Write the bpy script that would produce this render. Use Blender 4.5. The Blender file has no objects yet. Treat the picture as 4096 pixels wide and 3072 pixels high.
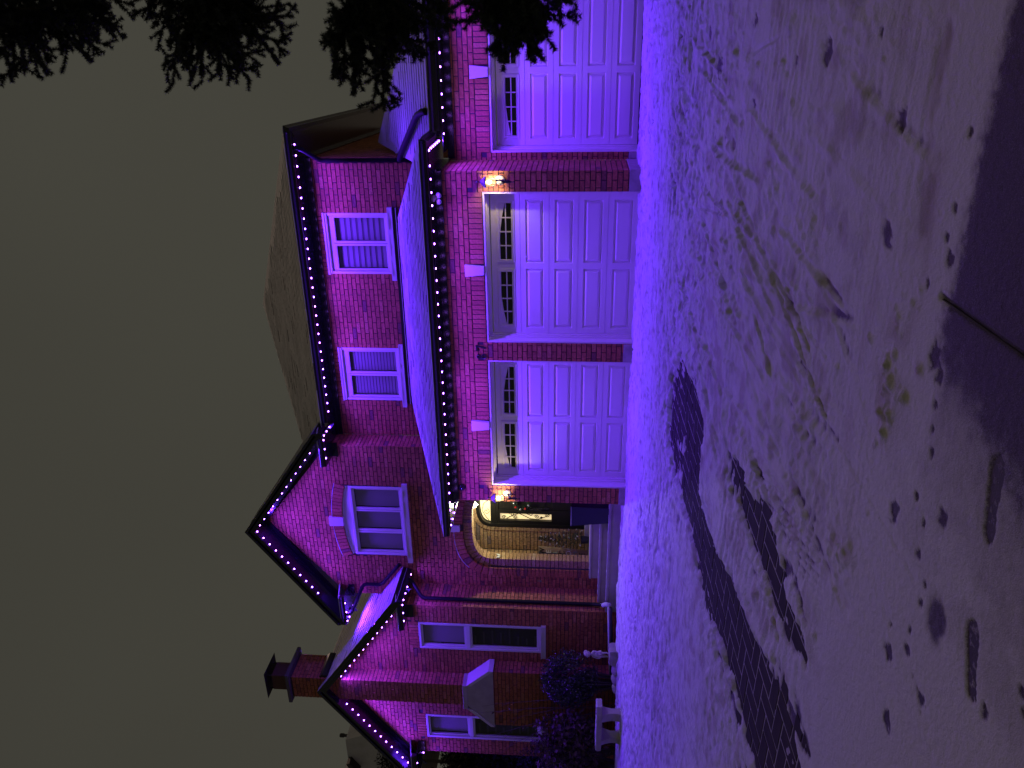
import bpy, bmesh, math, random
import numpy as np
from mathutils import Vector, Matrix
from mathutils.geometry import tessellate_polygon

random.seed(7)
rng = np.random.default_rng(7)
C = bpy.context.scene.collection
SC = bpy.context.scene

# ------------------------------------------------------------------ camera
CAM = np.array([2.534, -12.678, 0.961])
YAW, PIT, ROL = 0.4335, 0.0789, 0.0168
cy, sy, cp, sp = math.cos(YAW), math.sin(YAW), math.cos(PIT), math.sin(PIT)
FW = np.array([-sy * cp, cy * cp, sp])
R0 = np.array([cy, sy, 0.0])
U0 = np.cross(R0, FW)
RT = math.cos(ROL) * R0 + math.sin(ROL) * U0
UP = -math.sin(ROL) * R0 + math.cos(ROL) * U0
cam_data = bpy.data.cameras.new('camera')
cam_data.sensor_width = 36.0
cam_data.lens = 3213 / 4096 * 36
cam_data.clip_start = 0.05
cam_data.clip_end = 600
cam_data.dof.use_dof = True
cam_data.dof.focus_distance = 13.0
cam_data.dof.aperture_fstop = 7.0
cam = bpy.data.objects.new('camera', cam_data)
C.objects.link(cam)
# the photograph was taken with the phone turned on its side: picture-right is down
cam.matrix_world = Matrix(((-UP[0], RT[0], -FW[0], CAM[0]), (-UP[1], RT[1], -FW[1], CAM[1]),
                           (-UP[2], RT[2], -FW[2], CAM[2]), (0, 0, 0, 1)))
SC.camera = cam

# ------------------------------------------------------------------ sky, street glow, exposure
W = bpy.data.worlds.new('World')
SC.world = W
W.use_nodes = True
nt = W.node_tree
bgn = nt.nodes['Background']
tc = nt.nodes.new('ShaderNodeTexCoord')
nz = nt.nodes.new('ShaderNodeTexNoise'); nz.inputs['Scale'].default_value = 1.3
cr = nt.nodes.new('ShaderNodeValToRGB')
cr.color_ramp.elements[0].position = .3; cr.color_ramp.elements[0].color = (.0475, .0455, .036, 1)
cr.color_ramp.elements[1].position = .7; cr.color_ramp.elements[1].color = (.0585, .0565, .0445, 1)
nt.links.new(tc.outputs['Generated'], nz.inputs['Vector'])
nt.links.new(nz.outputs['Fac'], cr.inputs['Fac'])
nt.links.new(cr.outputs['Color'], bgn.inputs['Color'])
bgn.inputs['Strength'].default_value = 1.0
sd = bpy.data.lights.new('street_glow', 'SUN')
sd.energy = 0.25; sd.angle = math.radians(30); sd.color = (1.0, .66, .52)
so = bpy.data.objects.new('street_glow', sd); C.objects.link(so)
so.rotation_euler = (math.radians(-48), 0, math.radians(12))   # high and from beyond the roofs: the street fronts stay in shade
VS = SC.view_settings
VS.view_transform = 'Standard'; VS.look = 'None'; VS.exposure = 0.0; VS.gamma = 1.0
VS.use_curve_mapping = False
SC.render.engine = 'CYCLES'
SC.cycles.use_denoising = True
SC.cycles.sample_clamp_indirect = 4.0
SC.cycles.max_bounces = 6
PURPLE = (.118, .018, 1.0)
BULB_W = 8.2           # radiant watts per bulb lamp
BULB_E = 30.0           # glow of the lens
LANTERN_W = 20.0
PORCH_W = 60.0
# ------------------------------------------------------------------ helpers
def T(o, label=None, cat=None, group=None, kind=None):
    if label: o['label'] = label
    if cat: o['category'] = cat
    if group: o['group'] = group
    if kind: o['kind'] = kind
    return o

def empty(name, loc, label, cat, group=None):
    o = bpy.data.objects.new(name, None); C.objects.link(o)
    o.location = loc; o.empty_display_size = .2
    return T(o, label, cat, group)

def put(name, me, parent=None):
    o = bpy.data.objects.new(name, me); C.objects.link(o)
    if parent is not None:
        o.parent = parent
        if parent.type == 'EMPTY':
            o.matrix_parent_inverse = Matrix.Translation(-Vector(parent.location))
    return o

class MB:
    def __init__(s): s.v = []; s.f = []; s.m = []
    def face(s, pts, m=0):
        k = len(s.v); s.v += [tuple(p) for p in pts]; s.f.append(tuple(range(k, k + len(pts)))); s.m.append(m)
    def box(s, x0, x1, y0, y1, z0, z1, m=0):
        k = len(s.v)
        s.v += [(x0,y0,z0),(x1,y0,z0),(x1,y1,z0),(x0,y1,z0),(x0,y0,z1),(x1,y0,z1),(x1,y1,z1),(x0,y1,z1)]
        for q in ((0,3,2,1),(4,5,6,7),(0,1,5,4),(1,2,6,5),(2,3,7,6),(3,0,4,7)):
            s.f.append(tuple(k + i for i in q)); s.m.append(m)
        return s
    def prism(s, poly, vec, m=0, mside=None):
        vec = Vector(vec); a = [Vector(p) for p in poly]; b = [p + vec for p in a]; n = len(a); k = len(s.v)
        s.v += [tuple(p) for p in a] + [tuple(p) for p in b]
        s.f.append(tuple(range(k, k + n))); s.m.append(m)
        s.f.append(tuple(range(k + 2*n - 1, k + n - 1, -1))); s.m.append(m)
        for i in range(n):
            j = (i + 1) % n
            s.f.append((k + i, k + n + i, k + n + j, k + j)); s.m.append(m if mside is None else mside)
        return s
    def tube(s, path, r, seg=8, m=0, cap=True, flat=1.0):
        P = [Vector(p) for p in path]; n = len(P); k = len(s.v)
        rr = r if isinstance(r, (list, tuple)) else [r] * n
        prev = None
        for i in range(n):
            d = (P[min(i+1, n-1)] - P[max(i-1, 0)]).normalized()
            a = prev if prev is not None else (Vector((0,0,1)) if abs(d.z) < .9 else Vector((0,1,0)))
            u = (a - d * a.dot(d)).normalized(); w = d.cross(u); prev = u
            for j in range(seg):
                t = 2*math.pi*(j + .5)/seg
                s.v.append(tuple(P[i] + u*math.cos(t)*rr[i]*flat + w*math.sin(t)*rr[i]))
        for i in range(n-1):
            for j in range(seg):
                j2 = (j+1) % seg
                s.f.append((k+i*seg+j, k+i*seg+j2, k+(i+1)*seg+j2, k+(i+1)*seg+j)); s.m.append(m)
        if cap:
            s.f.append(tuple(k+seg-1-j for j in range(seg))); s.m.append(m)
            s.f.append(tuple(k+(n-1)*seg+j for j in range(seg))); s.m.append(m)
        return s
    def lathe(s, prof, c, seg=16, m=0, axis=None):
        k = len(s.v); n = len(prof); c = Vector(c)
        ax = Vector(axis or (0,0,1)).normalized()
        a = Vector((1,0,0)) if abs(ax.x) < .9 else Vector((0,1,0))
        u = (a - ax*a.dot(ax)).normalized(); w = ax.cross(u)
        for (r, h) in prof:
            for j in range(seg):
                t = 2*math.pi*(j+.5)/seg
                s.v.append(tuple(c + ax*h + u*r*math.cos(t) + w*r*math.sin(t)))
        for i in range(n-1):
            for j in range(seg):
                j2 = (j+1) % seg
                s.f.append((k+i*seg+j, k+i*seg+j2, k+(i+1)*seg+j2, k+(i+1)*seg+j)); s.m.append(m)
        s.f.append(tuple(k+seg-1-j for j in range(seg))); s.m.append(m)
        s.f.append(tuple(k+(n-1)*seg+j for j in range(seg))); s.m.append(m)
        return s
    def blob(s, c, r, seg=12, rings=8, m=0, jit=0.0, rot=None):
        k = len(s.v); c = Vector(c)
        for i in range(rings+1):
            p = math.pi*i/rings
            for j in range(seg):
                t = 2*math.pi*j/seg
                q = 1 + random.uniform(-jit, jit)
                d = Vector((math.sin(p)*math.cos(t)*r[0]*q, math.sin(p)*math.sin(t)*r[1]*q, math.cos(p)*r[2]*q))
                if rot: d = rot @ d
                s.v.append(tuple(c + d))
        for i in range(rings):
            for j in range(seg):
                j2 = (j+1) % seg
                s.f.append((k+i*seg+j, k+(i+1)*seg+j, k+(i+1)*seg+j2, k+i*seg+j2)); s.m.append(m)
        return s
    def build(s, name, mats, parent=None, smooth=False, bevel=0):
        me = bpy.data.meshes.new(name); me.from_pydata(s.v, [], s.f)
        if not isinstance(mats, (list, tuple)): mats = [mats]
        for q in mats: me.materials.append(q)
        if len(mats) > 1: me.polygons.foreach_set('material_index', s.m)
        if smooth: me.polygons.foreach_set('use_smooth', [True]*len(s.f))
        me.update()
        o = put(name, me, parent)
        if bevel:
            b = o.modifiers.new('b', 'BEVEL'); b.width = bevel; b.segments = 2; b.limit_method = 'ANGLE'
        return o

def fast_mesh(name, V, F, mats):
    """V (n,3) array, F (m,k) array of equal-sided faces"""
    me = bpy.data.meshes.new(name); V = np.asarray(V, np.float32); F = np.asarray(F, np.int32); k = F.shape[1]
    me.vertices.add(len(V)); me.vertices.foreach_set('co', V.ravel())
    me.loops.add(F.size); me.loops.foreach_set('vertex_index', F.ravel())
    me.polygons.add(len(F)); me.polygons.foreach_set('loop_start', np.arange(0, F.size, k, dtype=np.int32))
    for q in (mats if isinstance(mats, (list, tuple)) else [mats]): me.materials.append(q)
    me.update(calc_edges=True); me.validate()
    return me

# ------------------------------------------------------------------ numpy noise
def vn(x, y, seed=0):
    xi = np.floor(x); yi = np.floor(y); fx = x - xi; fy = y - yi
    fx = fx*fx*(3-2*fx); fy = fy*fy*(3-2*fy)
    def h(a, b):
        q = np.sin(a*127.1 + b*311.7 + seed*74.7)*43758.5453
        return q - np.floor(q)
    a = h(xi, yi); b = h(xi+1, yi); c = h(xi, yi+1); d = h(xi+1, yi+1)
    return (a*(1-fx) + b*fx)*(1-fy) + (c*(1-fx) + d*fx)*fy
def fbm(x, y, o=4, seed=0, g=.5):
    s = 0; a = 1; t = 0
    for i in range(o):
        s = s + a*vn(x*2**i + 13.7*i, y*2**i - 7.1*i, seed+i); t += a; a *= g
    return s/t
def sst(a, b, x):
    t = np.clip((x-a)/(b-a), 0, 1); return t*t*(3-2*t)

# ------------------------------------------------------------------ materials
def mat(name, col, rough=.6, bump=None, var=None, spec=.5, metal=0, emit=None, coat=0):
    """bump=(scale, strength, dist); var=(scale, amount) mottles the colour"""
    m = bpy.data.materials.new(name); m.use_nodes = True
    n = m.node_tree; b = n.nodes['Principled BSDF']
    b.inputs['Base Color'].default_value = (*col, 1); b.inputs['Roughness'].default_value = rough
    b.inputs['Specular IOR Level'].default_value = spec; b.inputs['Metallic'].default_value = metal
    if coat: b.inputs['Coat Weight'].default_value = coat
    if emit:
        b.inputs['Emission Color'].default_value = (*emit[0], 1); b.inputs['Emission Strength'].default_value = emit[1]
    g = n.nodes.new('ShaderNodeTexCoord')
    if var:
        q = n.nodes.new('ShaderNodeTexNoise'); q.inputs['Scale'].default_value = var[0]; q.inputs['Detail'].default_value = 5
        r = n.nodes.new('ShaderNodeValToRGB')
        r.color_ramp.elements[0].position = .3; r.color_ramp.elements[1].position = .72
        r.color_ramp.elements[0].color = (*[c*(1-var[1]) for c in col], 1)
        r.color_ramp.elements[1].color = (*[min(1, c*(1+var[1])) for c in col], 1)
        n.links.new(g.outputs['Object'], q.inputs['Vector']); n.links.new(q.outputs['Fac'], r.inputs['Fac'])
        n.links.new(r.outputs['Color'], b.inputs['Base Color'])
    if bump:
        q = n.nodes.new('ShaderNodeTexNoise'); q.inputs['Scale'].default_value = bump[0]; q.inputs['Detail'].default_value = 6
        u = n.nodes.new('ShaderNodeBump'); u.inputs['Strength'].default_value = bump[1]; u.inputs['Distance'].default_value = bump[2]
        n.links.new(g.outputs['Object'], q.inputs['Vector']); n.links.new(q.outputs['Fac'], u.inputs['Height'])
        n.links.new(u.outputs['Normal'], b.inputs['Normal'])
    return m

def brick_mat(lamp_tint=False):
    m = bpy.data.materials.new('lamp_tinted_brick' if lamp_tint else 'red_brick'); m.use_nodes = True
    n = m.node_tree; L = n.links; b = n.nodes['Principled BSDF']
    at = n.nodes.new('ShaderNodeAttribute'); at.attribute_name = 'tint'
    oi = n.nodes.new('ShaderNodeObjectInfo')
    ad = n.nodes.new('ShaderNodeMath'); ad.operation = 'ADD'
    fr = n.nodes.new('ShaderNodeMath'); fr.operation = 'FRACT'
    cr = n.nodes.new('ShaderNodeValToRGB'); e = cr.color_ramp.elements
    e[0].position = 0; e[0].color = (.22, .09, .07, 1)
    e[1].position = 1; e[1].color = (.48, .20, .10, 1)
    for p, c in ((.02, (.20, .085, .066, 1)), (.04, (.33, .115, .056, 1)), (.5, (.415, .145, .066, 1)), (.9, (.465, .165, .076, 1))):
        q = e.new(p); q.color = c
    if lamp_tint:  # same red brick, with the porch lamp's light put into its colour
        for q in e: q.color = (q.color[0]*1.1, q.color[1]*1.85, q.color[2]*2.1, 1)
    g = n.nodes.new('ShaderNodeTexCoord')
    n1 = n.nodes.new('ShaderNodeTexNoise'); n1.inputs['Scale'].default_value = 27; n1.inputs['Detail'].default_value = 8; n1.inputs['Roughness'].default_value = .62
    mx = n.nodes.new('ShaderNodeMix'); mx.data_type = 'RGBA'; mx.blend_type = 'MULTIPLY'; mx.inputs['Factor'].default_value = .75
    r2 = n.nodes.new('ShaderNodeValToRGB'); r2.color_ramp.elements[0].position = .28; r2.color_ramp.elements[0].color = (.30, .29, .29, 1)
    r2.color_ramp.elements[1].position = .68; r2.color_ramp.elements[1].color = (1.12, 1.1, 1.08, 1)
    bp_ = n.nodes.new('ShaderNodeBump'); bp_.inputs['Strength'].default_value = .7; bp_.inputs['Distance'].default_value = .006
    L.new(at.outputs['Fac'], ad.inputs[0]); L.new(oi.outputs['Random'], ad.inputs[1])
    L.new(ad.outputs[0], fr.inputs[0]); L.new(fr.outputs[0], cr.inputs['Fac'])
    L.new(g.outputs['Object'], n1.inputs['Vector']); L.new(n1.outputs['Fac'], r2.inputs['Fac'])
    L.new(cr.outputs['Color'], mx.inputs[6]); L.new(r2.outputs['Color'], mx.inputs[7])
    L.new(mx.outputs[2], b.inputs['Base Color']); L.new(n1.outputs['Fac'], bp_.inputs['Height'])
    L.new(bp_.outputs['Normal'], b.inputs['Normal'])
    b.inputs['Roughness'].default_value = .85; b.inputs['Specular IOR Level'].default_value = .25
    return m

def snow_mat():
    m = bpy.data.materials.new('snow'); m.use_nodes = True
    n = m.node_tree; L = n.links; b = n.nodes['Principled BSDF']
    th = n.nodes.new('ShaderNodeAttribute'); th.attribute_name = 'thick'
    di = n.nodes.new('ShaderNodeAttribute'); di.attribute_name = 'dirt'
    g = n.nodes.new('ShaderNodeTexCoord')
    n1 = n.nodes.new('ShaderNodeTexNoise'); n1.inputs['Scale'].default_value = 26; n1.inputs['Detail'].default_value = 8; n1.inputs['Roughness'].default_value = .65
    n2 = n.nodes.new('ShaderNodeTexNoise'); n2.inputs['Scale'].default_value = 260; n2.inputs['Detail'].default_value = 3
    ad = n.nodes.new('ShaderNodeMath'); ad.operation = 'MULTIPLY_ADD'; ad.inputs[1].default_value = .35
    cr = n.nodes.new('ShaderNodeValToRGB'); e = cr.color_ramp.elements
    e[0].position = .05; e[0].color = (.050, .034, .027, 1); e[1].position = .92; e[1].color = (.66, .65, .66, 1); q_ = e.new(.45); q_.color = (.42, .40, .38, 1)
    mx = n.nodes.new('ShaderNodeMix'); mx.data_type = 'RGBA'; mx.inputs[7].default_value = (.36, .305, .215, 1)
    s = n.nodes.new('ShaderNodeMath'); s.operation = 'MULTIPLY_ADD'; s.inputs[1].default_value = .9; 
    o5 = n.nodes.new('ShaderNodeMath'); o5.operation = 'SUBTRACT'; o5.inputs[1].default_value = .5
    L.new(g.outputs['Object'], n1.inputs['Vector']); L.new(g.outputs['Object'], n2.inputs['Vector'])
    L.new(n2.outputs['Fac'], ad.inputs[0]); L.new(n1.outputs['Fac'], ad.inputs[2])
    L.new(n2.outputs['Fac'], o5.inputs[0]); L.new(o5.outputs[0], s.inputs[0]); L.new(th.outputs['Fac'], s.inputs[2])
    L.new(s.outputs[0], cr.inputs['Fac'])
    L.new(cr.outputs['Color'], mx.inputs[6]); L.new(di.outputs['Fac'], mx.inputs['Factor'])
    L.new(mx.outputs[2], b.inputs['Base Color'])
    bp_ = n.nodes.new('ShaderNodeBump'); bp_.inputs['Strength'].default_value = .8; bp_.inputs['Distance'].default_value = .016
    L.new(ad.outputs[0], bp_.inputs['Height']); L.new(bp_.outputs['Normal'], b.inputs['Normal'])
    b.inputs['Roughness'].default_value = .55; b.inputs['Specular IOR Level'].default_value = .3
    return m

M_BRICK = brick_mat(); M_BRICKLAMP = brick_mat(True); M_SNOW = snow_mat()
M_MORTAR = mat('dark_mortar', (.050, .038, .036), .95, bump=(90, .4, .004))
M_WHITE = mat('white_paint', (.68, .64, .60), .5, bump=(7, .05, .004))
M_VINYL = mat('white_vinyl', (.60, .58, .56), .35)
M_TRIM = mat('black_trim', (.012, .011, .015), .20, bump=(14, .05, .004))
M_TRIMD = mat('black_gutter', (.013, .011, .012), .33)
M_MATTE = mat('matte_soffit', (.010, .009, .010), .9, spec=.05)
M_SPOUT = mat('black_spout', (.007, .006, .007), .6, spec=.15)
M_IRON = mat('black_iron', (.012, .011, .011), .4)
M_DOOR = mat('black_door', (.014, .012, .011), .3)
M_STONE = mat('grey_stone', (.33, .30, .27), .85, bump=(30, .5, .01), var=(8, .2))
M_STONED = mat('dark_cap_stone', (.09, .08, .075), .85)
M_CONC = mat('concrete', (.36, .33, .29), .9, bump=(45, .3, .004), var=(5, .12))
M_KEY = mat('limestone', (.55, .52, .49), .8, bump=(60, .25, .003))
M_ROOFSNOW = mat('roof_snow', (.50, .49, .49), .7, bump=(22, .5, .02), var=(2.2, .12))
M_SHINGLE = mat('dark_shingle', (.03, .027, .025), .9)
M_GLASSD = mat('dark_glass', (.006, .006, .008), .05, spec=.8)
M_BLIND = mat('blind_fabric', (.33, .31, .31), .8)
M_SHEER = mat('sheer_fabric', (.17, .16, .17), .85)
M_SLATD = mat('unlit_slat', (.035, .034, .03), .8)
M_ROOM = mat('room_dark', (.012, .011, .012), .9)
M_PAVER = mat('paver', (.040, .032, .030), .85, spec=.15, bump=(60, .4, .004), var=(4, .3))
M_BASE = mat('wet_base', (.030, .026, .025), .6, bump=(50, .5, .01), var=(6, .3))
M_WALK = mat('wet_concrete', (.042, .033, .029), .7, bump=(120, .6, .004), var=(14, .35))
M_SOIL = mat('soil', (.02, .016, .013), .95, bump=(20, .8, .03))
M_BULB = mat('led_lens', (.3, .1, .8), .3, emit=((.34, .10, 1.0), BULB_E))
M_WARMGLASS = mat('lit_lantern_glass', (.9, .7, .4), .3, emit=((1.0, .80, .42), 60.0))
M_PORCHGLASS = mat('lit_porch_glass', (.9, .8, .6), .3, emit=((1.0, .86, .58), 4.0))
M_DOORGLASS = mat('lit_frosted_glass', (.8, .66, .4), .4, emit=((1.0, .76, .36), .78), bump=(8, .2, .01))
M_BARK = mat('bark', (.05, .038, .03), .9, bump=(25, .8, .02))
M_NEEDLE = mat('spruce_needle', (.020, .030, .022), .55, var=(3, .3))
M_LEAF = mat('waxy_leaf', (.030, .038, .026), .35, var=(5, .4))
M_DRY = mat('dried_leaf', (.075, .045, .032), .7, var=(9, .5))
M_TWIG = mat('bare_twig', (.06, .045, .04), .8)
M_STATUE = mat('cast_stone', (.42, .38, .34), .8, bump=(70, .4, .004))
M_PLANTER = mat('planter_plastic', (.012, .012, .03), .45)
M_WOOD = mat('sign_wood', (.42, .31, .17), .6, var=(4, .25))
M_SIGNGREY = mat('sign_grey', (.10, .095, .10), .6)
M_WHITEL = mat('white_letter', (.7, .68, .62), .5)
M_GREENL = mat('green_letter', (.25, .34, .24), .5)
M_FIR = mat('artificial_fir', (.025, .05, .028), .6, var=(6, .3))
M_FROST = mat('frosted_tip', (.55, .55, .52), .7)
M_RED = mat('red_bauble', (.45, .02, .015), .15)
M_SILVER = mat('silver_bauble', (.6, .58, .55), .2, metal=.7)
M_PORCHCEIL = mat('porch_ceiling', (.20, .16, .13), .6)
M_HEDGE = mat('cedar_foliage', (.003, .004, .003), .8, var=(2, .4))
M_METAL = mat('dull_metal', (.05, .045, .045), .5, metal=.6)
M_RUST = mat('rusty_flue', (.09, .04, .03), .8)
M_NBWALL = mat('neighbour_wall', (.10, .07, .06), .9)

# ------------------------------------------------------------------ ground
def g0(y):
    return .0505*np.minimum(y, 0)
GX = lambda x, y: float(g0(np.array(y)))

def sheet(name, x0, x1, y0, y1, dz, m, n=12):
    b = MB(); ys = np.linspace(y0, y1, n+1)
    for i in range(n):
        b.face([(x0, ys[i], GX(0, ys[i])+dz), (x1, ys[i], GX(0, ys[i])+dz), (x1, ys[i+1], GX(0, ys[i+1])+dz), (x0, ys[i+1], GX(0, ys[i+1])+dz)])
    o = b.build(name, m); o['kind'] = 'structure'; return o

gb = MB(); gb.face([(-160, -120, -1.5), (160, -120, -1.5), (160, 160, -1.5), (-160, 160, -1.5)])
o = gb.build('ground', M_ROOFSNOW); o['kind'] = 'structure'
driveway = sheet('driveway', -8.6, 7.0, -9.45, 1.2, -.050, M_BASE)
# the far walk: two concrete slabs with an open joint between them
sb = MB()
for (xa, xb) in ((-9, 1.459), (1.472, 7.0)):
    sb.prism([(xa, -13.5, GX(0, -13.5)-.03), (xb, -13.5, GX(0, -13.5)-.03), (xb, -9.46, GX(0, -9.46)-.03), (xa, -9.46, GX(0, -9.46)-.03)], (0, 0, -.12))
o = sb.build('sidewalk', [M_WALK], bevel=.006); o['kind'] = 'structure'
bed = MB(); bed.face([(-16, -1.6, -.16), (-8.2, -1.6, -.16), (-8.2, 1.8, -.06), (-16, 1.8, -.06)])
o = bed.build('garden_bed', M_SOIL); o['kind'] = 'structure'

# pavers laid as a 45 degree herringbone where the tyres have cleared the snow
T1 = [(-1.09,-4.08),(-1.37,-3.73),(-1.8,-3.71),(-2.26,-3.70),(-2.51,-4.31),(-2.51,-4.87),(-2.54,-5.30),(-2.69,-5.97),(-2.70,-6.57),(-2.60,-7.09),(-2.60,-7.39),(-2.67,-7.77),(-2.72,-8.6),(-2.72,-9.3),
      (-1.85,-9.3),(-1.71,-8.87),(-1.66,-8.61),(-1.71,-8.25),(-1.76,-7.83),(-1.79,-7.43),(-1.84,-6.98),(-1.95,-6.36),(-1.93,-5.98),(-1.86,-5.68),(-1.47,-5.65),(-1.11,-5.69),(-1.01,-5.45),(-.95,-4.92),(-.94,-4.61)]
T2 = [(-.90,-6.70),(-1.10,-7.15),(-1.14,-7.64),(-1.17,-8.01),(-1.19,-8.22),(-1.18,-8.52),(-1.1,-8.78),(-.97,-8.65),(-1.0,-8.33),(-.9,-8.16),(-.76,-8.03),(-.71,-7.74),(-.80,-7.42)]
def sdist(px, py, poly):
    """signed distance, positive inside"""
    d = np.full(px.shape, 1e9); ins = np.zeros(px.shape, bool); n = len(poly)
    for i in range(n):
        ax, ay = poly[i]; bx, by = poly[(i+1) % n]
        ex, ey = bx-ax, by-ay; wx, wy = px-ax, py-ay
        t = np.clip((wx*ex+wy*ey)/(ex*ex+ey*ey), 0, 1)
        d = np.minimum(d, np.hypot(wx-ex*t, wy-ey*t))
        c = ((ay > py) != (by > py)) & (px < ex*(py-ay)/((by-ay) if by != ay else 1e-9)+ax)
        ins ^= c
    return np.where(ins, d, -d)

def paver_mesh(l, w):
    b = MB(); e = .006; z = .0
    b.v = [(-l/2,-w/2,-.05),(l/2,-w/2,-.05),(l/2,w/2,-.05),(-l/2,w/2,-.05),(-l/2,-w/2,z-e),(l/2,-w/2,z-e),(l/2,w/2,z-e),(-l/2,w/2,z-e),
           (-l/2+e,-w/2+e,z),(l/2-e,-w/2+e,z),(l/2-e,w/2-e,z),(-l/2+e,w/2-e,z)]
    b.f = [(0,1,5,4),(1,2,6,5),(2,3,7,6),(3,0,4,7),(4,5,9,8),(5,6,10,9),(6,7,11,10),(7,4,8,11),(8,9,10,11)]
    me = bpy.data.meshes.new('paver'); me.from_pydata(b.v, [], b.f); me.materials.append(M_PAVER); return me
PW = .155; pm = paver_mesh(2*PW-.013, PW-.013)
cands = []
for i in range(-70, 70):
    for j in range(-70, 70):
        k = (i + j) % 4
        # herringbone cells: horizontal brick at (i+j)%4==0, vertical at %4==2 (units PW)
        if (i - j) % 4 == 0: cands.append((i+1.0, j+.5, 0))
        elif (i - j) % 4 == 2: cands.append((i+.5, j+0.0, 1))
PHI = math.radians(-4); cph, sph = math.cos(PHI), math.sin(PHI)
pts = []
for (a, b_, r) in cands:
    x, y = a*PW, b_*PW
    X, Y = x*cph-y*sph-1.5, x*sph+y*cph-6.3
    pts.append((X, Y, r))
PX = np.array([p[0] for p in pts]); PY = np.array([p[1] for p in pts])
dd = np.maximum(sdist(PX, PY, T1), sdist(PX, PY, T2))
sel = [p for p, d in zip(pts, dd) if d > -.16]
sel.sort(key=lambda p: (p[0]-CAM[0])**2+(p[1]-CAM[1])**2)
tilt = Matrix.Rotation(math.atan(.0505), 4, 'X')
extra = MB()
for k, (X, Y, r) in enumerate(sel):
    z = GX(0, Y)-.031+random.uniform(-.0015, .0015)
    mt = Matrix.Translation((X, Y, z)) @ tilt @ Matrix.Rotation(PHI+(math.pi/2 if r else 0), 4, 'Z') @ Matrix.Rotation(random.uniform(-.012, .012), 4, 'X')
    if k < 300:
        o = put('paver', pm, driveway); o.matrix_basis = mt
    else:
        n0 = len(extra.v); extra.v += [tuple(mt @ v.co) for v in pm.vertices]
        extra.f += [tuple(n0+i for i in p.vertices) for p in pm.polygons]; extra.m += [0]*len(pm.polygons)
if extra.v:
    o = extra.build('pavers', M_PAVER, driveway); o['kind'] = 'stuff'

# snow: one relief sheet that dips under the paving where the ground is bare
xs = np.concatenate([np.arange(-17, -11.5, .06), np.arange(-11.5, -3.2, .034), np.arange(-3.2, -.6, .024), np.arange(-.6, 2.75, .0135), np.arange(2.75, 7, .07)])
ys = np.concatenate([np.arange(-13.4, -10.9, .07), np.arange(-10.9, -9.0, .012), np.arange(-9.0, -6, .024), np.arange(-6, 1.7, .028)])
X, Y = np.meshgrid(xs, ys)
near = sst(-6.5, -2.5, Y)
t = -.001 + .021*sst(-8.8, -6.5, Y) + .016*sst(-8.8, -7, Y)*(fbm(X*.9, Y*.9, 3, 3)-.5)
t = t + near*.020*(fbm(X*3.0, Y*6.0, 4, 11)-.5)
rough = sst(.35, .7, fbm(X*.7, Y*1.3, 3, 13))*.7+.3
t = t + near*rough*.066*(fbm(X*8, Y*15, 3, 21)-.5) - near*.040*sst(.57, .69, fbm(X*6, Y*17, 3, 22)) + near*rough*.022*(vn(X*20, Y*28, 24)-.5)
t = t + near*.016
mid = sst(-9.6, -8, Y)*(1-sst(-5, -2.5, Y))
t = t + mid*(.022*(fbm(X*5, Y*6, 4, 31)-.5) + .040*(fbm(X*15, Y*17, 3, 32)-.5)*sst(.4, .7, fbm(X*1.1, Y*1.0, 3, 34))) + .0018*(fbm(X*30, Y*30, 3, 35)-.5)*(Y < -8)
# scrape lines left by the shovel and the tyres
ph = X*math.cos(.35)+Y*math.sin(.35)*.15
t = t + mid*.006*np.sin(ph*46+5*fbm(X*1.5, Y*.5, 2, 5))*sst(.45, .7, fbm(X*.8, Y*.35, 2, 41))
t = t + .0025*np.sin(Y*95+4*vn(X*.7, Y*3, 9))*sst(-9.3, -8.6, Y)*(1-sst(-6.5, -5, Y))*sst(.5, .65, vn(X*.6, Y*1.1, 77))
# tread pattern beside the right hand track
tr = np.exp(-((X+.52+.06*(Y+8))/.16)**2)*sst(-9.0, -8.6, Y)*(1-sst(-7.4, -7.0, Y))
t = t + tr*.008*np.sin((X*.9+Y*.3)*130)
# ruts (drag marks)
for (ax, ay, bx, by, w, dpt) in ((.66,-6.57,.54,-8.1,.035,.020),(.85,-6.4,.78,-7.9,.03,.016),(1.25,-5.7,1.05,-6.6,.05,.022),(1.0,-6.3,.8,-7.2,.04,.02),(.3,-7.3,.1,-8.9,.03,.012),(-.05,-7.0,-.35,-9.2,.04,.014),(-.3,-8.7,-.35,-10.4,.035,.015),(.15,-9.0,-.2,-10.1,.03,.013)):
    ex, ey = bx-ax, by-ay; wx, wy = X-ax, Y-ay
    s = np.clip((wx*ex+wy*ey)/(ex*ex+ey*ey), 0, 1)
    d = np.hypot(wx-ex*s, wy-ey*s)+.03*(vn(X*6, Y*6, 51)-.5)
    dpt = dpt*np.where(Y < -8.3, .18, .7); t = t - dpt*np.exp(-(d/w)**2)+dpt*.6*np.exp(-((d-2*w)/(w*.8))**2)
nse = .10*(fbm(X*5, Y*4, 4, 61)-.5)+.09*(fbm(X*22, Y*7, 4, 62)-.5)
s1 = sdist(X, Y, T1); s2 = sdist(X, Y, T2)+.035
st = np.maximum(s1, s2)+nse*1.2
t = t + .006*np.exp(-((st+.05)/.05)**2)
t = t - .050*sst(-.02, .06, st)
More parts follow.
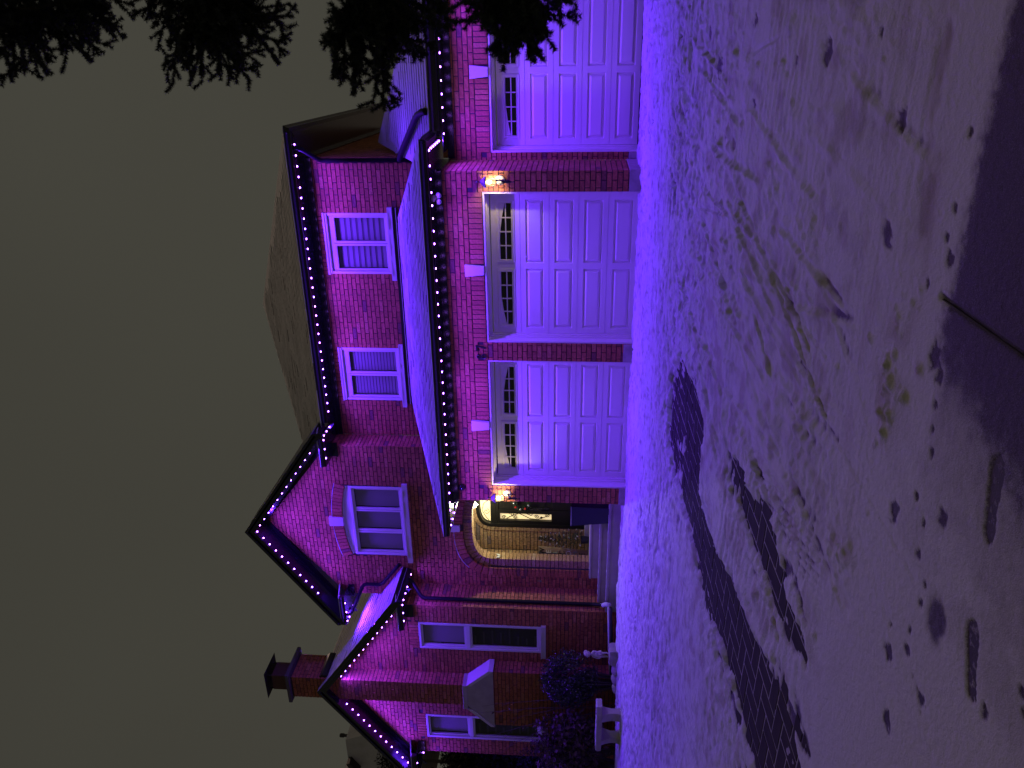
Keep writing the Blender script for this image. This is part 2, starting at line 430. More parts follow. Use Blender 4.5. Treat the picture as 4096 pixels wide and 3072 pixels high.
# half-cleared patches round the tracks, and snow smeared back over them
pat = sst(.54, .62, fbm(X*5.1, Y*2.6, 5, 71))*np.exp(-(np.maximum(-st, 0)/.20)**2)*.8
t = t - .040*pat*(st < .02)
smear = sst(.56, .68, fbm(X*9, Y*3.0, 4, 81))*sst(-.55, -.10, -st)*.0+sst(.55, .66, fbm(X*11, Y*2.6, 4, 81))*sst(-8.0, -8.6, Y)*.9+sst(.60, .70, fbm(X*14, Y*5, 3, 82))*sst(.16, .02, st)
t = t + .042*smear*sst(0, .1, st)
# churned tyre lines running towards the street, with their thrown-up edges
r2 = random.Random(11)
for _ in range(64):
    ax = r2.uniform(-1.1, 2.3); ay = r2.uniform(-8.3, -3.6); ln = r2.uniform(.4, 1.8); an = r2.gauss(-.12, .16)
    bx, by = ax+ln*math.sin(an), ay-ln*math.cos(an); w = r2.uniform(.010, .032); dpt = r2.uniform(.004, .016)*(1 if by > -8.6 else .35)
    i0, i1 = np.searchsorted(xs, [min(ax, bx)-.3, max(ax, bx)+.3]); j0, j1 = np.searchsorted(ys, [min(ay, by)-.3, max(ay, by)+.3])
    XX, YY = X[j0:j1, i0:i1], Y[j0:j1, i0:i1]; ex, ey = bx-ax, by-ay; wx, wy = XX-ax, YY-ay
    q_ = np.clip((wx*ex+wy*ey)/(ex*ex+ey*ey), 0, 1); d = (wx*ey-wy*ex)/ln+.05*(fbm(XX*3, YY*3, 3, 131)-.5); e_ = np.hypot(wx-ex*q_, wy-ey*q_)
    k = np.exp(-(np.maximum(e_-np.abs(d), 0)/.08)**2)*sst(.30, .6, fbm(XX*5+ax, YY*4, 3, 133)+.15)
    t[j0:j1, i0:i1] += k*(-dpt*np.exp(-(d/w)**2)+.9*dpt*np.exp(-((d-1.9*w)/(w*.8))**2))
# cross ribs and ridged crust
t = t + .0045*mid*np.sin(Y*62+6*vn(X*.9, Y*2, 141)+X*3)*sst(.48, .66, vn(X*.9+4, Y*1.3, 143))
t = t + mid*.030*np.maximum(fbm(X*4.2, Y*3.0, 4, 151)-.54, 0)*2.2
# small clods of dirty snow kicked about
clod = np.zeros_like(t)
for _ in range(240):
    if _ < 150: ax, ay = r2.gauss(1.45, .65), r2.gauss(-5.5, .55)
    elif _ < 190: ax, ay = r2.gauss(.9, .3), r2.gauss(-9.18, .09)
    else: ax, ay = r2.uniform(-1, 2.4), r2.uniform(-9.2, -4)
    r = abs(r2.gauss(.011, .009))+.008; hh = r*r2.uniform(.35, .7)
    i0, i1 = np.searchsorted(xs, [ax-3*r, ax+3*r]); j0, j1 = np.searchsorted(ys, [ay-3*r, ay+3*r])
    if i1 <= i0 or j1 <= j0: continue
    d = np.hypot(X[j0:j1, i0:i1]-ax, Y[j0:j1, i0:i1]-ay)/r; k = np.clip(1.25-d*d, 0, 1)
    t[j0:j1, i0:i1] += hh*k; clod[j0:j1, i0:i1] = np.maximum(clod[j0:j1, i0:i1], r2.uniform(.05, .38)*(k > 0))
# little bare spots: small thaw holes
spot = np.zeros_like(t)
spots = [(.44,-9.46,.05),(.66,-9.84,.035),(.4,-9.73,.022),(.32,-9.83,.024),(-.07,-9.64,.02),(-.2,-9.68,.04),(-.05,-9.82,.024),(-.16,-10.0,.04),(.19,-10.39,.026),(-.5,-9.8,.045),
         (.38,-10.58,.03),(.43,-10.53,.02),(2.07,-8.81,.055),(1.57,-8.89,.06),(2.42,-8.45,.03),(2.08,-4.97,.09),(1.58,-5.49,.05),(1.54,-5.83,.05),(2.09,-9.42,.02),(1.81,-9.43,.022),
         (1.69,-9.42,.022),(1.63,-9.47,.03),(1.48,-9.33,.02),(2.34,-4.52,.06),(2.3,-7.72,.07),(2.23,-7.2,.035),(.55,-9.72,.02),(.62,-9.62,.025),(.22,-9.83,.02),(.05,-9.80,.018),(-.12,-9.9,.015),(1.22,-9.52,.05),(1.16,-9.58,.03),(1.05,-9.6,.02),(.95,-9.62,.018),(.85,-9.66,.02),(2.45,-6.1,.05),(1.9,-6.3,.04)]
for (a, b_, r) in spots:
    k = random.uniform(0, 3.1); ca, sa = math.cos(k*.25), math.sin(k*.25)
    u = (X-a)*ca+(Y-b_)*sa; v = -(X-a)*sa+(Y-b_)*ca
    d = np.hypot(u/1.25, v)+r*.9*(vn(X*38, Y*38, 91)-.5)
    spot = np.maximum(spot, 1-sst(r*.72, r*1.05, d))
# shoe prints
for (ax, ay, bx, by) in ((.425,-10.195,.175,-10.30),(1.07,-10.09,.79,-10.15)):
    L_ = math.hypot(bx-ax, by-ay); ex, ey = (bx-ax)/L_, (by-ay)/L_
    u = (X-ax)*ex+(Y-ay)*ey; v = -(X-ax)*ey+(Y-ay)*ex
    half = np.interp((u+.02)/(L_+.05), [0,.03,.10,.22,.36,.50,.64,.78,.90,.97,1], [0,.026,.042,.046,.043,.036,.033,.037,.036,.024,0])
    v2 = v+.008*np.sin(u*9)
    ms = 1-sst(half*.86, half*1.04+.001, np.abs(v2)+.006*(vn(X*70, Y*70, 7)-.5)); ms = ms*(half > .004)
    tread = .020*sst(.52, .7, fbm(u*60, v*45, 2, 15))
    spot = np.maximum(spot, ms*(1-tread*28)); t = t-.003*ms
d = np.hypot((X-.24)/1.0, (Y+9.97)/.75)+.05*(fbm(X*20, Y*20, 3, 17)-.5)
spot = np.maximum(spot, .92*(1-sst(.06, .14, d)))
# large scuffed boot hollow near the right
d = np.hypot((X-2.3)/1.1, (Y+7.72)/.8); t = t-.012*np.exp(-(d/.13)**2)
# clumps of churned snow
dirt = clod.copy()
for (a, b_, r, hh) in ((.92,-9.22,.08,.022),(.80,-9.20,.07,.026),(.70,-9.22,.05,.018),(1.12,-9.42,.035,.022),(.25,-8.15,.10,.03),(-1.45,-7.75,.09,.03),(1.9,-5.55,.07,.05),(1.62,-5.6,.05,.04),(1.5,-5.7,.06,.04),(1.35,-5.9,.05,.03),(1.95,-5.2,.05,.04),(-.2,-8.9,.16,.02),(-.1,-9.05,.12,.02)):
    d = np.hypot(X-a, Y-b_); k = np.exp(-(d/r)**2)
    t = t + hh*k*(fbm(X*22, Y*22, 3, 19)*1.7-.3); dirt = np.maximum(dirt, .75*k*sst(.35, .6, fbm(X*14, Y*14, 3, 23)))
band = np.exp(-((Y+9.15-.05*np.sin(X*3))/.10)**2)*sst(.4, 1.0, X)*sst(.38, .62, fbm(X*5, Y*5, 3, 29))
dirt = np.maximum(dirt, .75*band)
dirt = np.maximum(dirt, .55*mid*sst(.56, .72, fbm(X*4, Y*6, 5, 33)))
t = t - .006*band
# bare, wet end of the walk
lim = -9.49+.05*(fbm(X*4, Y*0+2, 3, 43)-.5)+.035*(fbm(X*30, Y*30, 2, 45)-.5)
bare1 = sst(-.05, .09, lim-Y+.06*(fbm(X*45, Y*45, 2, 46)-.5))*sst(1.12, 1.40, X-.32*(Y+9.5)+.22*(fbm(X*20, Y*20, 4, 47)-.5))
bare2 = sst(0, .14, lim-.02-Y)*sst(.35, 1.35, X-.38*(Y+9.5)+.35*(fbm(X*18, Y*18, 4, 48)-.5))
t = np.maximum(t - .006*spot, -.0128)
intrack = sst(-.04, .03, st)
t = t - .030*np.exp(-((X-1.466-.006*(vn(Y*9, Y*0, 5)-.5))/.010)**2)*(Y < lim+.05)
# garden bed, left
edge = np.interp(X, [-17, -13, -12, -11.2, -10.5, -9.9, -9.3, -8.7, -8.4], [-.5, -.55, -.55, -.5, -.15, .02, .12, .55, .9])+.12*(fbm(X*3, Y*3, 3, 53)-.5)
t = t - .25*sst(0, .12, Y-edge)*(X < -8.2)
t = t + .03*np.exp(-((Y-edge+.12)/.12)**2)*(X < -8.2)
# up against the steps and doors a little drift
Z = g0(Y)-.022+t
thick = np.clip((Z-(g0(Y)-.0335))/.008, 0, 1)*(1-.62*bare2)*(1-.97*bare1)*(1-.96*spot)
fl1 = sst(.55, .70, fbm(X*9, Y*19, 4, 101))*sst(-7.5, -5.0, Y); fl2 = sst(.57, .72, fbm(X*7, Y*9, 4, 102))*mid; fl3 = sst(.60, .75, fbm(X*2.2, Y*1.4, 4, 103))
thick = thick*(1-.50*fl1)*(1-.34*fl2)*(1-.22*fl3)*(.90+.2*fbm(X*1.2, Y*.8, 4, 104))
thick = np.maximum(thick, .42*intrack*(.4+.8*fbm(X*3, Y*3, 2, 97)))
nx, ny = len(xs), len(ys)
idx = np.arange(nx*ny).reshape(ny, nx)
F = np.stack([idx[:-1,:-1].ravel(), idx[:-1,1:].ravel(), idx[1:,1:].ravel(), idx[1:,:-1].ravel()], 1)
# no snow inside the house
keep = ~((Y[:-1,:-1].ravel() > .30) & (X[:-1,:-1].ravel() > -5.75) & (X[:-1,:-1].ravel() < .3)) & ~((Y[:-1,:-1].ravel() > 1.0) & (X[:-1,:-1].ravel() > -9.0))
zq = np.maximum.reduce([Z[:-1,:-1], Z[:-1,1:], Z[1:,1:], Z[1:,:-1]]).ravel()
keep &= zq > (g0(Y[:-1,:-1].ravel())-.062)
me = fast_mesh('snow', np.stack([X.ravel(), Y.ravel(), Z.ravel()], 1), F[keep], M_SNOW)
me.polygons.foreach_set('use_smooth', np.ones(len(me.polygons), bool))
for nm, arr in (('thick', thick), ('dirt', dirt)):
    a = me.attributes.new(nm, 'FLOAT', 'POINT'); a.data.foreach_set('value', arr.ravel().astype(np.float32))
o = put('snow', me); T(o, 'trodden snow spread over the driveway and the walk', 'snow', kind='stuff')

# ================================================================== THE HOUSE
house = empty('brick_house', (-5.5, 2.0, 0), 'red brick two storey house with white garage doors under violet eave lights', 'house')
H, LB, J = .084, .2308, .014
ZV = Vector((0, 0, 1))
WALLS = []      # (part object, list of bricks)

def clip_half(poly, a, b, c):
    out = []
    for i in range(len(poly)):
        p, q = poly[i], poly[(i+1) % len(poly)]
        dp = a*p[0]+b*p[1]-c; dq = a*q[0]+b*q[1]-c
        if dp <= 0: out.append(p)
        if (dp < 0 < dq) or (dq < 0 < dp):
            s = dp/(dp-dq); out.append((p[0]+(q[0]-p[0])*s, p[1]+(q[1]-p[1])*s))
    return out
def clip_convex(poly, conv):
    n = len(conv)
    for i in range(n):
        (x0, y0), (x1, y1) = conv[i], conv[(i+1) % n]
        a, b = (y1-y0), -(x1-x0)
        poly = clip_half(poly, a, b, a*x0+b*y0)
        if len(poly) < 3: return []
    return poly
def parea(p): return .5*sum(p[i][0]*p[(i+1) % len(p)][1]-p[(i+1) % len(p)][0]*p[i][1] for i in range(len(p)))
def pin(x, y, poly):
    c = False; n = len(poly)
    for i in range(n):
        (ax, ay), (bx, by) = poly[i], poly[(i+1) % n]
        if (ay > y) != (by > y) and x < (bx-ax)*(y-ay)/(by-ay)+ax: c = not c
    return c

def cut_runs(s, polys, m=26):
    """the parts of a brick's length that stay outside the outlines"""
    us = [s[0]+(s[1]-s[0])*i/m for i in range(m+1)]; zc = (s[2]+s[3])/2
    ok = [not any(pin(u, z, p) for p in polys for z in (s[2], zc, s[3])) for u in us]
    if all(ok): return [s]
    out = []; i = 0
    while i <= m:
        if ok[i]:
            j = i
            while j < m and ok[j+1]: j += 1
            if us[j]-us[i] > .02: out.append((us[i], us[j], s[2], s[3]))
            i = j+1
        else: i += 1
    return out

def brick_wall(name, O, U, N, conv, rects=(), polys=(), cuts=(), off=0.0, phase=0.0, reveal=.10, backing=True, zskip=None):
    """Running-bond brick wall. conv: convex outline (u,z) counter-clockwise; rects: openings; polys: free-form openings."""
    O, U, N = Vector(O), Vector(U), Vector(N)
    P = lambda u, z, n: O+U*u+ZV*z+N*n
    part = None
    if backing:
        b = MB()
        loops = [[Vector((u, z, 0)) for u, z in conv]]
        for (a, c, z0, z1) in rects: loops.append([Vector(q) for q in ((a,z0,0),(a,z1,0),(c,z1,0),(c,z0,0))])
        for pl in polys: loops.append([Vector((u, z, 0)) for u, z in pl])
        flat = [v for l in loops for v in l]
        for tri in tessellate_polygon(loops): b.face([P(flat[i].x, flat[i].y, -.013) for i in tri])
        for l in loops[1:]:
            for i in range(len(l)):
                p, q = l[i], l[(i+1) % len(l)]
                b.face([P(p.x, p.y, -.009), P(q.x, q.y, -.009), P(q.x, q.y, -reveal), P(p.x, p.y, -reveal)])
        part = b.build(name, M_MORTAR, house)
    br = []
    u0 = min(u for u, z in conv); u1 = max(u for u, z in conv)
    z0 = min(z for u, z in conv); z1 = max(z for u, z in conv)
    k = 0; z = z0+off
    while z > z0: z -= H; k += 1
    while z < z1:
        za, zb = z+J/2, z+H-J/2
        sh = (LB/2 if (k % 2) else 0)+phase
        i0 = math.floor((u0-sh)/LB)
        u = sh+i0*LB
        while u < u1:
            segs = [(u+J/2, u+LB-J/2, za, zb)]
            for (a, c, p, q) in rects:
                ns = []
                for s in segs:
                    if s[1] <= a or s[0] >= c or s[3] <= p+.004 or s[2] >= q-.004: ns.append(s); continue
                    if s[0] < a: ns.append((s[0], a-.001, s[2], s[3]))
                    if s[1] > c: ns.append((c+.001, s[1], s[2], s[3]))
                    if s[2] < p: ns.append((max(s[0], a), min(s[1], c), s[2], p))
                    if s[3] > q: ns.append((max(s[0], a), min(s[1], c), q, s[3]))
                segs = ns
            if cuts: segs = [r for s in segs for r in cut_runs(s, cuts)]
            for s in segs:
                if s[1]-s[0] < .02 or s[3]-s[2] < .012: continue
                cx, cz = (s[0]+s[1])/2, (s[2]+s[3])/2
                q = [(s[0], s[2]), (s[1], s[2]), (s[1], s[3]), (s[0], s[3])]
                full = all(pin(x, y, conv) for x, y in q)
                if not full: q = clip_convex(q, conv)
                if len(q) >= 3 and parea(q) > .0006: br.append((q, 0.0, -.016, P, N))
            u += LB
        z += H; k += 1
    WALLS.append([part, br]); return WALLS[-1]

def soldier(w, O, U, N, u0, u1, z0, z1, n=0.0, pitch=.084, back=-.012):
    O, U, N = Vector(O), Vector(U), Vector(N); P = lambda u, z, k: O+U*u+ZV*z+N*k
    c = max(1, round((u1-u0)/pitch)); p = (u1-u0)/c
    for i in range(c):
        w[1].append(([(u0+i*p+J/2, z0+J/2), (u0+(i+1)*p-J/2, z0+J/2), (u0+(i+1)*p-J/2, z1-J/2), (u0+i*p+J/2, z1-J/2)], n, back, P, N))

def ring(w, O, U, N, path, inner, outer, front, back, skip=None, pitch=.084):
    """radial bricks along a path of (u,z,normal_u,normal_z)"""
    O, U, N = Vector(O), Vector(U), Vector(N); P = lambda u, z, k: O+U*u+ZV*z+N*k
    d = [0]
    for a, b in zip(path, path[1:]): d.append(d[-1]+math.hypot(b[0]-a[0], b[1]-a[1]))
    c = max(1, round(d[-1]/pitch)); out = []
    def at(s):
        for i in range(len(d)-1):
            if d[i+1] >= s-1e-9:
                f = (s-d[i])/max(1e-9, d[i+1]-d[i]); return [path[i][k]*(1-f)+path[i+1][k]*f for k in range(4)]
        return path[-1]
    for i in range(c):
        s0, s1 = d[-1]*i/c, d[-1]*(i+1)/c; g = J/2
        a, b = at(s0+g), at(s1-g); a2, b2 = at(s0+g*.7), at(s1-g*.7)
        q = [(a[0]+a[2]*inner, a[1]+a[3]*inner), (b[0]+b[2]*inner, b[1]+b[3]*inner), (b2[0]+b2[2]*outer, b2[1]+b2[3]*outer), (a2[0]+a2[2]*outer, a2[1]+a2[3]*outer)]
        if parea(q) < 0: q = q[::-1]
        if skip and skip((q[0][0]+q[2][0])/2, (q[0][1]+q[2][1])/2): continue
        w[1].append((q, front, back, P, N))

def superarch(uc, a, zs, h, zbase, n=3.0, m=14):
    """inner edge of a basket arch, left foot to right foot, with outward normals"""
    pts = [(-a, zbase)]
    for i in range(m+1):
        th = math.pi/2*i/m
        pts.append((-a*math.cos(th)**(2/n), zs+h*math.sin(th)**(2/n)))
    full = pts+[(-x, z) for x, z in reversed(pts[:-1])]
    out = []
    for i in range(len(full)):
        p, q = full[max(i-1, 0)], full[min(i+1, len(full)-1)]
        dx, dz = q[0]-p[0], q[1]-p[1]; l = math.hypot(dx, dz) or 1
        out.append((full[i][0]+uc, full[i][1], -dz/l, dx/l))
    return out
def offs(path, d): return [(p[0]+p[2]*d, p[1]+p[3]*d) for p in path]

X3, NF, NX = (1, 0, 0), (0, -1, 0), (1, 0, 0)
YG, YR, YB, YD, YW = 0.0, 1.01, 1.65, 2.14, .91     # faces: garage, set-back garage, gable, upper storey, left wing
XR, XL = .315, -5.754
# openings for the three garage doors
D1, D2, D3 = (-5.414, -2.894), (-2.561, -.010), (.438, 2.950)
ZD = 2.481
w = brick_wall('garage_wall', (0, YG, 0), X3, NF, [(XL, -.1), (XR, -.1), (XR, 3.20), (XL, 3.20)],
               rects=[(D1[0], D1[1], -.1, ZD), (D2[0], D2[1], -.1, ZD)], off=.045, phase=.05)
zs = ZD+.234
for (a, c) in (D1, D2):
    WALLS[-1][1][:] = [q for q in w[1] if not (a-.02 < (q[0][0][0]+q[0][2][0])/2 < c+.02 and ZD < (q[0][0][1]+q[0][2][1])/2 < zs-.01)]
    m_ = (a+c)/2
    soldier(w, (0, YG, 0), X3, NF, a, m_-.10, ZD+.002, zs); soldier(w, (0, YG, 0), X3, NF, m_+.10, c, ZD+.002, zs)
w = brick_wall('setback_garage_wall', (0, YR, 0), X3, NF, [(XR, -.1), (3.6, -.1), (3.6, 3.14), (XR, 3.14)], rects=[(D3[0], D3[1], -.1, 2.435)], off=.0, phase=.02)
w[1][:] = [q for q in w[1] if not (D3[0]-.02 < (q[0][0][0]+q[0][2][0])/2 < D3[1]+.02 and 2.435 < (q[0][0][1]+q[0][2][1])/2 < 2.66)]
soldier(w, (0, YR, 0), X3, NF, D3[0], 1.60, 2.437, 2.669); soldier(w, (0, YR, 0), X3, NF, 1.80, D3[1], 2.437, 2.669)
brick_wall('garage_return_wall', (XR, 0, 0), (0, 1, 0), NX, [(0, -.1), (YR, -.1), (YR, 3.20), (0, 3.20)], off=.045, phase=.11)
brick_wall('garage_side_wall', (XL, 0, 0), (0, -1, 0), (-1, 0, 0), [(-YB, -.1), (0, -.1), (0, 3.20), (-YB, 3.20)], off=.045)
# upper storey
W1 = (-2.016, -.828, 4.50, 5.80); W2 = (-4.745, -3.572, 4.50, 5.80)
w = brick_wall('upper_wall', (0, YD, 0), X3, NF, [(-5.565, 4.0), (.19, 4.0), (.19, 6.02), (-5.565, 6.02)], rects=[W1, W2], off=.02, phase=.09)
for q in (W1, W2):
    w[1][:] = [k for k in w[1] if not (q[0]-.03 < (k[0][0][0]+k[0][2][0])/2 < q[1]+.03 and (k[0][0][1]+k[0][2][1])/2 > 5.80)]
    soldier(w, (0, YD, 0), X3, NF, q[0]-.02, q[1]+.02, 5.80, 5.93)
brick_wall('upper_side_wall', (.19, YD, 0), Vector((-.052, 1, 0)).normalized(), Vector((1, .052, 0)).normalized(), [(0, 3.2), (7.4, 3.2), (7.4, 6.02), (0, 6.02)], off=.02)
brick_wall('gable_return_wall', (-5.565, YB, 0), (0, 1, 0), NX, [(0, 3.3), (YD-YB, 3.3), (YD-YB, 6.1), (0, 6.1)], off=.03)
# gable front with the porch arch and the three light window
AC, AA = -7.54, .84
arch_in = superarch(AC, AA, 2.65, .497, .60)
W3 = (-8.33, -6.56, 4.60, 5.72)
def segarc(u0, u1, z0, rise, m=24):
    c = (u0+u1)/2; hw = (u1-u0)/2; r = (hw*hw+rise*rise)/(2*rise); out = []
    t0 = math.asin(hw/r)
    for i in range(m+1):
        t = -t0+2*t0*i/m; out.append((c+r*math.sin(t), z0+rise-r+r*math.cos(t), math.sin(t), math.cos(t)))
    return out
arc3 = segarc(W3[0], W3[1], 5.845, .125)
win3 = [(W3[1], W3[2]), (W3[0], W3[2])]+[(p[0], p[1]) for p in arc3]
ph_ = offs(arch_in, .191)
porch_hole = [(AC+AA+.191, .35), (AC-AA-.191, .35)]+ph_
gx, gzl = 2.02, .724
w = brick_wall('gable_wall', (0, YB, 0), X3, NF, [(-9.42, .2), (-5.565, .2), (-5.565, 6.10), (-7.49, 7.66), (-9.42, 6.10)], polys=[porch_hole, win3], cuts=[[(AC+AA+.30, .3), (AC-AA-.30, .3)]+offs(arch_in, .30), [(W3[1], W3[2]), (W3[0], W3[2])]+offs(arc3, .11)], off=.03, phase=.04, reveal=.32)
GO = (0, YB, 0)
ring(w, GO, X3, NF, arch_in, .192, .385, .022, -.12, skip=lambda u, z: abs(u-AC) < .075 and z > 3)
ring(w, GO, X3, NF, arc3, .0, .222, .022, -.10, skip=lambda u, z: abs(u-(W3[0]+W3[1])/2) < .09)
ki = MB()    # snow lying on the two arch rings
for path, d0 in ((arch_in, .385), (arc3, .222)):
    pts_ = [p for p in offs(path, d0)]
    for a, b in zip(pts_, pts_[1:]):
        if min(a[1], b[1]) < (3.15 if path is arch_in else 0) or abs(b[0]-a[0]) < .004: continue
        h1 = random.uniform(.006, .014)
        ki.prism([(a[0], YB-.026, a[1]), (b[0], YB-.026, b[1]), (b[0], YB-.026, b[1]+h1), (a[0], YB-.026, a[1]+h1)], (0, .03, 0))
ki.build('ledge_snow', M_ROOFSNOW, house)
brick_wall('gable_side_wall', (-9.42, YB, 0), (0, -1, 0), (-1, 0, 0), [(-5, 3.5), (0, 3.5), (0, 6.1), (-5, 6.1)], off=.03)
# left wing
WC = -11.27
W4 = (-10.28, -9.545, 1.60, 4.32); W5 = (-13.01, -12.285, 1.60, 4.32)
w = brick_wall('wing_wall', (0, YW, 0), X3, NF, [(-13.48, -.2), (-9.068, -.2), (-9.068, 4.62), (WC-.03, 6.36), (-13.48, 4.62)], rects=[W4, W5], off=.05, phase=.07)
for q in (W4, W5):
    w[1][:] = [k for k in w[1] if not (q[0]-.03 < (k[0][0][0]+k[0][2][0])/2 < q[1]+.03 and 4.32 < (k[0][0][1]+k[0][2][1])/2 < 4.545)]
    soldier(w, (0, YW, 0), X3, NF, q[0]-.01, q[1]+.01, 4.322, 4.548)
brick_wall('wing_return_wall', (-9.068, YW, 0), (0, 1, 0), NX, [(0, -.1), (YB-YW, -.1), (YB-YW, 4.62), (0, 4.62)], off=.05, phase=.03)
brick_wall('wing_side_wall', (-13.48, YW, 0), (0, -1, 0), (-1, 0, 0), [(-8, -.1), (0, -.1), (0, 4.6), (-8, 4.6)], off=.05)
# chimney
YC = .56
CX0, CX1, CB0, CB1 = -11.56, -10.975, -12.13, -10.545
chim = MB()
chim.box(CX0+.012, CX1-.012, YC+.012, 1.28, 2.5, 7.28); chim.box(CB0+.012, CB1-.012, YC+.012, YW, -.2, 2.68)
chimney = chim.build('chimney', M_MORTAR, house)
w = brick_wall('', (0, YC, 0), X3, NF, [(CX0, 3.28), (CX1, 3.28), (CX1, 7.25), (CX0, 7.25)], off=.02, backing=False); w[0] = chimney
w = brick_wall('', (CX1, YC, 0), (0, 1, 0), NX, [(0, 3.28), (.72, 3.28), (.72, 7.25), (0, 7.25)], off=.02, backing=False, phase=.1); w[0] = chimney
w = brick_wall('', (CX0, YC, 0), (0, -1, 0), (-1, 0, 0), [(-.72, 3.28), (0, 3.28), (0, 7.25), (-.72, 7.25)], off=.02, backing=False, phase=.1); w[0] = chimney
w = brick_wall('', (0, YC, 0), X3, NF, [(CB0, -.15), (CB1, -.15), (CB1, 2.68), (CB0, 2.68)], off=.02, backing=False, phase=.06); w[0] = chimney
w = brick_wall('', (CB1, YC, 0), (0, 1, 0), NX, [(0, -.15), (YW-YC, -.15), (YW-YC, 2.68), (0, 2.68)], off=.02, backing=False, phase=.1); w[0] = chimney
w = brick_wall('', (CB0, YC, 0), (0, -1, 0), (-1, 0, 0), [(-(YW-YC), -.15), (0, -.15), (0, 2.68), (-(YW-YC), 2.68)], off=.02, backing=False, phase=.1); w[0] = chimney
b = MB(); b.prism([(CX0, YC-.02, 3.25), (CX1, YC-.02, 3.25), (CB1+.03, YC-.02, 2.66), (CB0-.03, YC-.02, 2.66)][::-1], (0, YW-YC+.01, 0))
sh_ = b.build('shoulder', M_CONC, chimney)
b = MB(); b.box(CX0-.10, CX1+.01, YC-.035, YW-.003, 3.25, 3.35); b.build('shoulder_cap', M_CONC, chimney, bevel=.006)
b = MB()
b.prism([(CX1+.01, YC-.035, 3.26), (CB1+.035, YC-.035, 2.76), (CB1+.035, YC-.035, 2.655), (CX1+.01, YC-.035, 3.16)], (0, YW-YC+.03, 0)); b.build('shoulder_slab', M_KEY, chimney)
b = MB()
b.prism([(CX0-.10, YC-.035, 3.26), (CX0-.10, YC-.035, 3.16), (CB0-.035, YC-.035, 2.655), (CB0-.035, YC-.035, 2.74)], (0, YW-YC+.03, 0)); b.build('shoulder_slab', M_KEY, chimney)
b = MB(); b.box(CX0-.10, CX1+.11, YC-.09, 1.40, 7.28, 7.36); b.prism([(CX0-.02, YC, 7.36), (CX1+.02, YC, 7.36), (CX1-.05, YC+.1, 7.43), (CX0+.05, YC+.1, 7.43)], (0, .6, 0))
b.build('crown', M_STONED, chimney, bevel=.01)
b = MB(); b.box(-11.47, -11.05, .66, 1.08, 7.40, 7.76); fl = b.build('flue', M_RUST, chimney, bevel=.01)
b = MB()
for x in (-11.45, -11.07):
    for y in (.68, 1.06): b.box(x-.012, x+.012, y-.012, y+.012, 7.76, 7.87)
zc = 7.86; q = [(-11.62, .52, zc), (-10.90, .52, zc), (-10.90, 1.22, zc), (-11.62, 1.22, zc)]; ap = (-11.26, .87, 8.03)
for i in range(4): b.face([q[i], q[(i+1) % 4], ap])
b.face(q[::-1]); b.build('flue_cap', M_METAL, chimney)
b = MB(); b.prism([(CX1+.005, .60, 6.30), (CX1+.07, .60, 6.46), (CX1+.07, .60, 6.55), (CX1+.005, .60, 6.62)], (0, .70, 0)); b.build('flashing', M_TRIMD, chimney)

# ---- turn the collected bricks into objects: the 300 nearest in view one by one, the others joined wall by wall
allb = []
for wi, (part, br) in enumerate(WALLS):
    for bi, (q, fr_, bk, P, N) in enumerate(br):
        cu = sum(p[0] for p in q)/len(q); cz = sum(p[1] for p in q)/len(q); c = P(cu, cz, fr_)
        d = np.array(c)-CAM; z_ = d@FW
        if z_ > 0 and abs(d@RT)/z_ < 1530/3213 and abs(d@UP)/z_ < 2040/3213 and Vector(d).dot(N) < 0:
            allb.append((z_/math.sqrt(max(1e-6, abs(parea(q))*abs(Vector(d).normalized().dot(N)))), wi, bi))
allb.sort()
single = set((a[1], a[2]) for a in allb[:300])
def brick_geo(q, front, back, P, jit=True):
    e = random.uniform(-.0016, .0016) if jit else 0; n = len(q); ch = .0022
    cu = sum(p[0] for p in q)/n; cz = sum(p[1] for p in q)/n
    V = [P(u, z, back) for u, z in q]+[P(u, z, front+e-ch) for u, z in q]
    for u, z in q:
        s = 1-ch/max(.02, math.hypot(u-cu, z-cz))
        V.append(P(cu+(u-cu)*s, cz+(z-cz)*s, front+e))
    Fc = [tuple(range(2*n, 3*n))]
    for k in (0, n):
        for i in range(n):
            j = (i+1) % n; Fc.append((k+i, k+j, k+n+j, k+n+i))
    return V, Fc
cache = {}
for wi, (part, br) in enumerate(WALLS):
    vs, fs, tint = [], [], []
    for bi, (q, fr_, bk, P, N) in enumerate(br):
        if (wi, bi) in single:
            V, Fc = brick_geo(q, fr_, bk, P)
            c = sum(V, Vector())/len(V)
            key = None
            if len(q) == 4: key = (wi, round(q[1][0]-q[0][0], 3), round(q[2][1]-q[1][1], 3), round(q[2][0]-q[3][0], 3), round(fr_, 3))
            if key in cache and abs(q[0][1]-q[1][1]) < 1e-6 and abs(q[0][0]-q[3][0]) < 1e-6: me = cache[key]
            else:
                me = bpy.data.meshes.new('brick'); me.from_pydata([tuple(v-c) for v in V], [], Fc); me.materials.append(M_BRICK)
                cache[key] = me
            o = put('brick', me, part); o.location = c
            continue
        V, Fc = brick_geo(q, fr_, bk, P); k = len(vs)
        vs += [tuple(v) for v in V]; fs += [tuple(k+i for i in f) for f in Fc]; tint += [random.random()]*len(Fc)
    if fs:
        me = bpy.data.meshes.new('bricks'); me.from_pydata(vs, [], fs); me.materials.append(M_BRICK)
        a = me.attributes.new('tint', 'FLOAT', 'FACE'); a.data.foreach_set('value', np.array(tint, np.float32))
        o = put('bricks', me, part); o['kind'] = 'stuff'
PART = {w_[0].name: w_[0] for w_ in WALLS if w_[0]}

